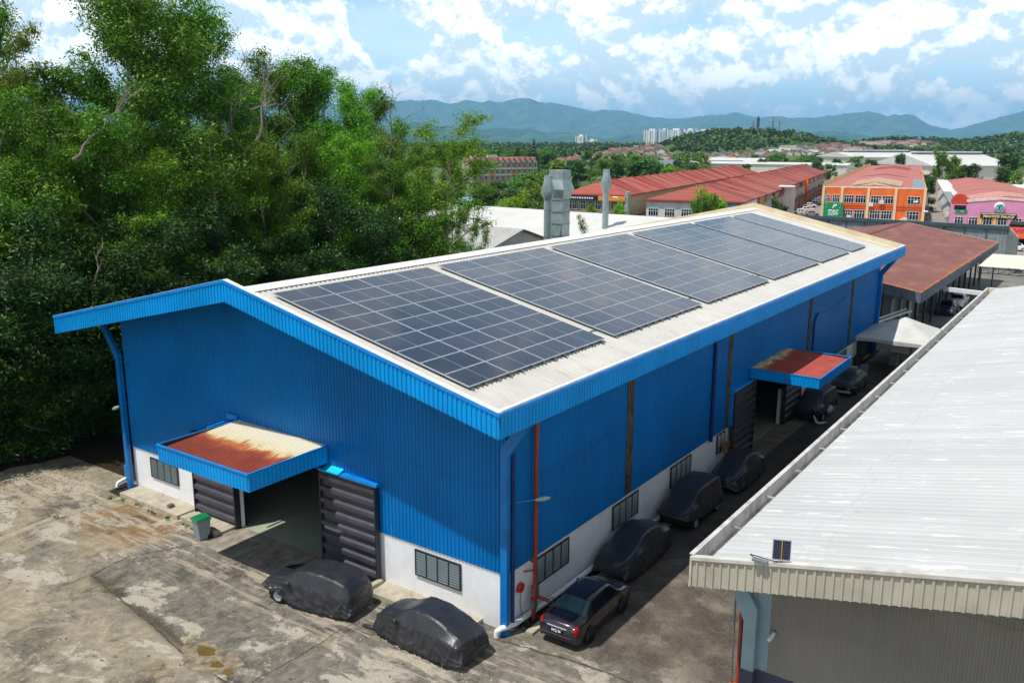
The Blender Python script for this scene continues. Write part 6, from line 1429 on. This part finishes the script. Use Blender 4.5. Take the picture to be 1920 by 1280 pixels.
for i, (u0, u1, vt, lab) in enumerate(((1207, 1236, 243, 'leftmost white apartment tower of the cluster left of the wooded hill'), (1238, 1250, 242, 'narrow white tower second from the left of the cluster'), (1251, 1282, 242, 'broad white tower in the middle of the cluster'), (1282, 1304, 242, 'white tower just before the cluster dips behind the hill'), (1306, 1330, 243.5, 'white tower showing only its top over the wooded hill'), (1332, 1354, 244, 'last white tower top at the right end of the cluster'))):
    tower(lab, u0, u1, vt, 2100+40*i, 22)
tower('pinkish apartment block standing alone among far trees', 1079, 1099, 254, 2000, 20); tower('small white block right of the pinkish apartment block', 1102, 1118, 262, 2000, 20)
def mast(label, u, vt, vb, dist, w0, dishes):
    p = CAM+ray(u, 270.5)*dist; zt = CAM.z+(270.5-vt)/FPX*dist; zb = CAM.z+(270.5-vb)/FPX*dist; zb = min(zb, hh(p.x, p.y)); h = zt-zb
    o = thing('telecom_mast', label, 'mast', (p.x, p.y, zb)); m = MB()
    for sx_ in (-1, 1):
        for sy_ in (-1, 1): m.bar((sx_*w0, sy_*w0, 0), (sx_*w0*.3, sy_*w0*.3, h), .35, .35)
    k = 10
    for i in range(k):
        f0, f1 = i/k, (i+1)/k; a = w0*(1-.7*f0); b_ = w0*(1-.7*f1)
        for q in ((-1, -1, 1, -1), (1, -1, 1, 1), (1, 1, -1, 1), (-1, 1, -1, -1)): m.bar((q[0]*a, q[1]*a, h*f0), (q[2]*b_, q[3]*b_, h*f1), .18, .18)
    m.build('lattice', METALG if dishes < 4 else FRAMED, o)
    for i in range(dishes): z = h*(.62+.36*i/max(1, dishes)); MB().lathe([(w0*.4, -.8), (w0*1.25, -.6), (w0*1.25, .9), (w0*.4, 1)], (0, 0, z), 8).build('antenna_ring', METALG if dishes < 4 else FRAMED, o)
    return o
mast('dark telecom mast with stacked antenna rings on the wooded hill', 1419, 218, 245, 1300, 2.0, 6); mast('slim pale telecom mast right of the dark ringed mast', 1447, 220, 245, 1320, 1.5, 3); mast('small mast left of the dark ringed mast', 1410, 226, 246, 1320, 1.2, 2); mast('thin mast farthest right on the wooded hill', 1459, 225, 245, 1330, 1.0, 1)
mast('white lattice mast behind the terrace of flats', 1001, 262, 330, 520, .8, 4)
def street_lamp(label, u, vt, dist, side=-1):
    p = CAM+ray(u, 270.5)*dist; zt = CAM.z+(270.5-vt)/FPX*dist; o = thing('street_lamp', label, 'street lamp', (p.x, p.y, 0)); MB().tube([(0, 0, 0), (0, 0, zt-.6), (0, .3*side, zt-.1), (0, .9*side, zt)], [.1, .08, .06, .05], 6).build('post', METALG, o); MB().tube([(0, .8*side, zt-.02), (0, 1.7*side, zt)], [.14, .2], 6).build('lamp_head', WHITE, o)
street_lamp('white street lamp over the trees left of the square duct', 958, 355, 190, 1); street_lamp('pale street lamp in front of the orange block', 1716, 374, 178, -1); street_lamp('street lamp by the end wall of the left shop row', 1168, 369, 165, 1); street_lamp('street lamp in the lane between the orange and pink blocks', 1762, 393, 175, 1)

# ------------------------------------------------------------------ trees and houses of the middle and far distance
def tree_uv(k, u, vb, vt, label, group=None, wide=1.0, name='tree', dist=None):
    """base at the ground seen at row vb, or at a given distance"""
    if dist: p = CAM+ray(u, 270.5)*dist; p.z = hh(p.x, p.y)
    else: p = on_ground(u, vb)
    dd = (p-CAM).dot(FW); zt = CAM.z+(270.5-vt)/FPX*dd*1.02; return T_[k].put(name, label, (p.x, p.y, p.z), max(3, zt-p.z), rnd.uniform(0, 6), 'tree', group, wide)
GM = 'trees along the roads behind the white shed'
for k, u, vt, d_, w_, lab in (('q1', 962, 358, 150, 1.1, 'dark green round tree right of the blue hut'), ('qy', 955, 370, 140, .8, 'yellow-green bush in front of the white shed roof'), ('q3', 993, 345, 170, 1.2, 'pale feathery tree left of the round flue'), ('q2', 1008, 332, 195, 1.5, 'tall green tree touching the round flue'), ('q1', 925, 345, 190, 1.4, 'green tree between the blue hut and the flats'), ('q2', 975, 338, 210, 1.5, 'broad green tree below the terrace of flats'), ('q1', 905, 343, 215, 1.3, 'green tree at the left foot of the flats'), ('q2', 1020, 325, 225, 1.3, 'light green tree right of the flats'),
        ('qy', 1342, 366, 122, .62, 'bright green tree before the white end block of the middle row'), ('q2', 1322, 374, 120, .55, 'green shrub left of the bright green tree by the white end block'), ('q2', 1480, 383, 205, .8, 'small green tree in the shop street'), ('q2', 1462, 372, 190, .7, 'slim green tree at the kerb of the shop street'), ('qy', 1165, 381, 150, .5, 'small tree in front of the left row end wall'), ('q3', 1115, 383, 150, .6, 'yellowing bush before the red signboard'),
        ('q1', 1748, 330, 235, .9, 'dark green tree at the end of the lane between two blocks'), ('m1', 1738, 322, 300, 1.1, 'tree behind the orange block roof'), ('m2', 1772, 290, 330, .8, 'tall thin tree in front of the long white factory'), ('m3', 1795, 292, 335, .7, 'sparse pale tree in front of the long white factory'), ('m1', 1825, 305, 330, 1.2, 'round dark tree before the long white factory'), ('m2', 1800, 315, 330, 1.1, 'low tree left of the round dark tree by the factory'), ('m1', 1900, 285, 340, 1.0, 'big dark tree at the right end of the long factory'), ('m1', 1893, 310, 300, 1.0, 'dark green tree behind the pink block'), ('m3', 1915, 318, 290, .8, 'pale tree at the right edge behind the pink block'), ('m1', 1693, 287, 430, .7, 'narrow dark tree before the farther white factory'),
        ('m1', 1640, 297, 420, 1.2, 'tree at the far end of the orange block'), ('m1', 1555, 317, 400, 1.0, 'palm-like dark tree at the far end of the middle row'), ('m2', 1575, 325, 380, .9, 'bushy tree between the far row end and the orange block')):
    tree_uv(k, u, 0, vt, lab, GM, w_, 'tree', d_)
rnd = random.Random(33); MW = {'m1': 'dark green', 'm2': 'fresh green', 'm3': 'pale olive'}
for i in range(46):
    u = rnd.uniform(1040, 1330); d_ = rnd.uniform(300, 560); vt = 270.5+FPX*(17.7-rnd.uniform(7.5, 12.5))/d_
    kk = rnd.choice(('m1', 'm1', 'm3', 'm2')); tree_uv(kk, u, 0, vt, MW[kk]+' leafy tree in the green belt behind the left shop row', 'trees of the green belt', rnd.uniform(.9, 1.5), 'tree', d_)
tree_uv('my', 1262, 0, 313, 'vivid lime tree above the left row of red roofs', None, 1.3, 'tree', 330)
for i in range(30):
    u = rnd.uniform(1395, 1610); d_ = rnd.uniform(430, 680); vt = 270.5+FPX*(17.7-rnd.uniform(7, 11))/d_
    kk = rnd.choice(('m1', 'm2', 'm1')); tree_uv(kk, u, 0, vt, MW[kk]+' leafy tree in the belt beyond the middle shop row', 'trees beyond the middle row', rnd.uniform(.9, 1.5), 'tree', d_)
for i in range(24):
    u = rnd.uniform(885, 1040); d_ = rnd.uniform(470, 760); vt = 270.5+FPX*(17.7-rnd.uniform(9, 14))/d_
    kk = rnd.choice(('m1', 'm2', 'm1')); tree_uv(kk, u, 0, vt, MW[kk]+' leafy tree in the wood behind the terrace of flats', 'trees behind the flats', rnd.uniform(.9, 1.5), 'tree', d_)
# houses of the far estates
HR = [mat('house_roof_%d' % i, c_, .8, var=.2, scale=.5) for i, c_ in enumerate(('#7a5048', '#8c6458', '#6f625c', '#978a80', '#858689', '#a8694c', '#aeaba4'))]; HW_ = [mat('house_wall_%d' % i, c_, .8, var=.1) for i, c_ in enumerate(('#d3cbbf', '#c9b99e', '#b8b4ae', '#d8d6d0'))]
HM = {}
def house(loc, rotz, ri, wi, L, W, label, group):
    k = (ri, wi, L)
    if k not in HM:
        r_ = thing('house', label, 'house', loc, rotz, group); MB().prism([(0, 0, -2), (0, W, -2), (0, W, 3.6), (0, W/2, 5.6), (0, 0, 3.6)], (L, 0, 0)).build('wall', HW_[wi], r_)
        m = MB()
        for y0, s in ((-.6, 1), (W+.6, -1)): m.prism([(-.5, y0, 3.4), (-.5, W/2, 5.95), (-.5, W/2, 5.75), (-.5, y0, 3.2)], (L+1, 0, 0))
        m.build('roof', HR[ri], r_)
        m = MB()
        for i in range(int(L/3)): m.box(.8+i*3, 2.2+i*3, -.06, -.01, .8, 2.6); m.box(.8+i*3, 2.2+i*3, W+.01, W+.06, .8, 2.6)
        m.build('windows', GLASSD, r_); HM[k] = r_; return r_
    return dup(HM[k], None, loc, rotz, label, group)
HOUSES = []; RCOL = ('red-brown roofed', 'dusty pink roofed', 'dark brown roofed', 'beige roofed', 'grey roofed', 'orange roofed', 'pale grey roofed')
def estate(n, poly, label, group, cols, Ls=(9, 14), rot=R(20), jit=.15):
    us = [p[0] for p in poly]; vs_ = [p[1] for p in poly]; k = 0; tries = 0
    while k < n and tries < n*30:
        tries += 1; u = rnd.uniform(min(us), max(us)); v = rnd.uniform(min(vs_), max(vs_)); ins = False; j = len(poly)-1
        for i in range(len(poly)):
            if (poly[i][1] > v) != (poly[j][1] > v) and u < (poly[j][0]-poly[i][0])*(v-poly[i][1])/(poly[j][1]-poly[i][1])+poly[i][0]: ins = not ins
            j = i
        if not ins: continue
        p = on_ground(u, v)
        if any((p-q).length < 11 for q in HOUSES[-80:]): continue
        HOUSES.append(p); k += 1; L = rnd.choice(Ls); ci = rnd.choice(cols); house(tuple(p), rot+rnd.choice((0, PI/2))*(rnd.random() < .3)+rnd.uniform(-jit, jit), ci, rnd.randrange(4), L, 9, RCOL[ci]+' '+label, group)
estate(85, [(1040, 312), (1110, 300), (1180, 281), (1200, 290), (1110, 311)], 'small house in the estate climbing behind the flats', 'houses of the left estate', (0, 1, 2, 3, 5))
estate(60, [(1160, 282), (1240, 277), (1262, 286), (1200, 294)], 'small house in the estate below the apartment towers', 'houses below the towers', (0, 1, 2, 3))
estate(110, [(1185, 307), (1260, 297), (1420, 293), (1480, 297), (1480, 306), (1340, 315), (1240, 308)], 'small house in the long estate at the foot of the wooded hill', 'houses at the foot of the hill', (0, 1, 2, 3, 4, 5, 6))
estate(60, [(1425, 290), (1500, 282), (1540, 279), (1540, 292), (1430, 296)], 'house on the slope right of the wooded hill', 'grey-roofed houses on the slope', (3, 4, 6, 2), (12, 18))
estate(75, [(1530, 290), (1570, 272), (1700, 268), (1760, 270), (1700, 280), (1640, 284), (1590, 294)], 'long house in the estate below the far trees', 'houses of the right estate', (0, 1, 3, 2), (18, 30), R(75), .1)
sc_ = MB().poly([(x, y, hh(x, y)+1.2) for x, y, z in blob(*on_ground(1318, 259)[:2], 13, 3, 0)]).build('bare_slope', mat('orange_earth', '#b5703c', .95, var=.2, world=True)); tag(sc_, kind='structure')

# far woods: one mass of small crowns over hills and plain
def far_wood(name, n, us, ds, hr, leaf, q, sz, keepout=True, seed=1):
    g = random.Random(seed); V = []; cl = []; HP = [h_.to_2d() for h_ in HOUSES]
    for _ in range(n):
        u = g.uniform(*us); d_ = ds[0]*(ds[1]/ds[0])**g.random(); p = CAM+ray(u, 270.5)*d_; z = hh(p.x, p.y); vd_ = (p-CAM).to_2d().normalized(); vp_ = Vector((-vd_.y, vd_.x))
        if keepout:
            if any(abs(p.x-h_.x) < 16 and abs(p.y-h_.y) < 16 for h_ in HOUSES): continue
            if any(0 < (q-p.to_2d()).dot(vd_) < 70 and abs((q-p.to_2d()).dot(vp_)) < 9 for q in HP): continue
            if mnoise.noise(Vector((p.x*.006, p.y*.006, 7))) < -.28 and z < 14: continue
        h = g.uniform(*hr); r_ = h*g.uniform(.32, .5)
        for k in range(4): a = g.uniform(0, 6.28); q_ = r_*.55; cl.append((p.x+q_*math.cos(a), p.y+q_*math.sin(a), z+h*g.uniform(.45, .85), r_*g.uniform(.5, .75)))
    v, f = leaves(cl, q, sz, .75, .7, .4); tag(link(name, np_mesh(name, v, f, leaf)), kind='stuff')
far_wood('hill_wood', 2600, (1180, 1960), (950, 1750), (7, 12), LEAFF, 10, 3.2, True, 1)
far_wood('plain_wood', 1100, (820, 1330), (760, 1900), (6, 10), LEAFF, 10, 3.2, True, 2)
far_wood('valley_wood', 500, (1330, 1960), (640, 960), (4, 7), LEAFF, 10, 2.4, True, 3)
far_wood('distant_wood', 1500, (760, 1980), (1800, 3200), (8, 13), LEAFF, 5, 7.0, False, 4)

# ------------------------------------------------------------------ the air
hm = bpy.data.materials.new('air_haze'); hm.use_nodes = True; nt = hm.node_tree; nt.nodes.remove(nt.nodes['Principled BSDF'])
pv = nt.nodes.new('ShaderNodeVolumePrincipled'); pv.inputs['Color'].default_value = (.28, .62, 1.0, 1); pv.inputs['Density'].default_value = .00006; pv.inputs['Anisotropy'].default_value = 0
nt.links.new(pv.outputs[0], nt.nodes['Material Output'].inputs['Volume'])
tag(MB().box(-5000, 40000, -30000, 40000, -8, 1500).build('haze', hm), kind='stuff')
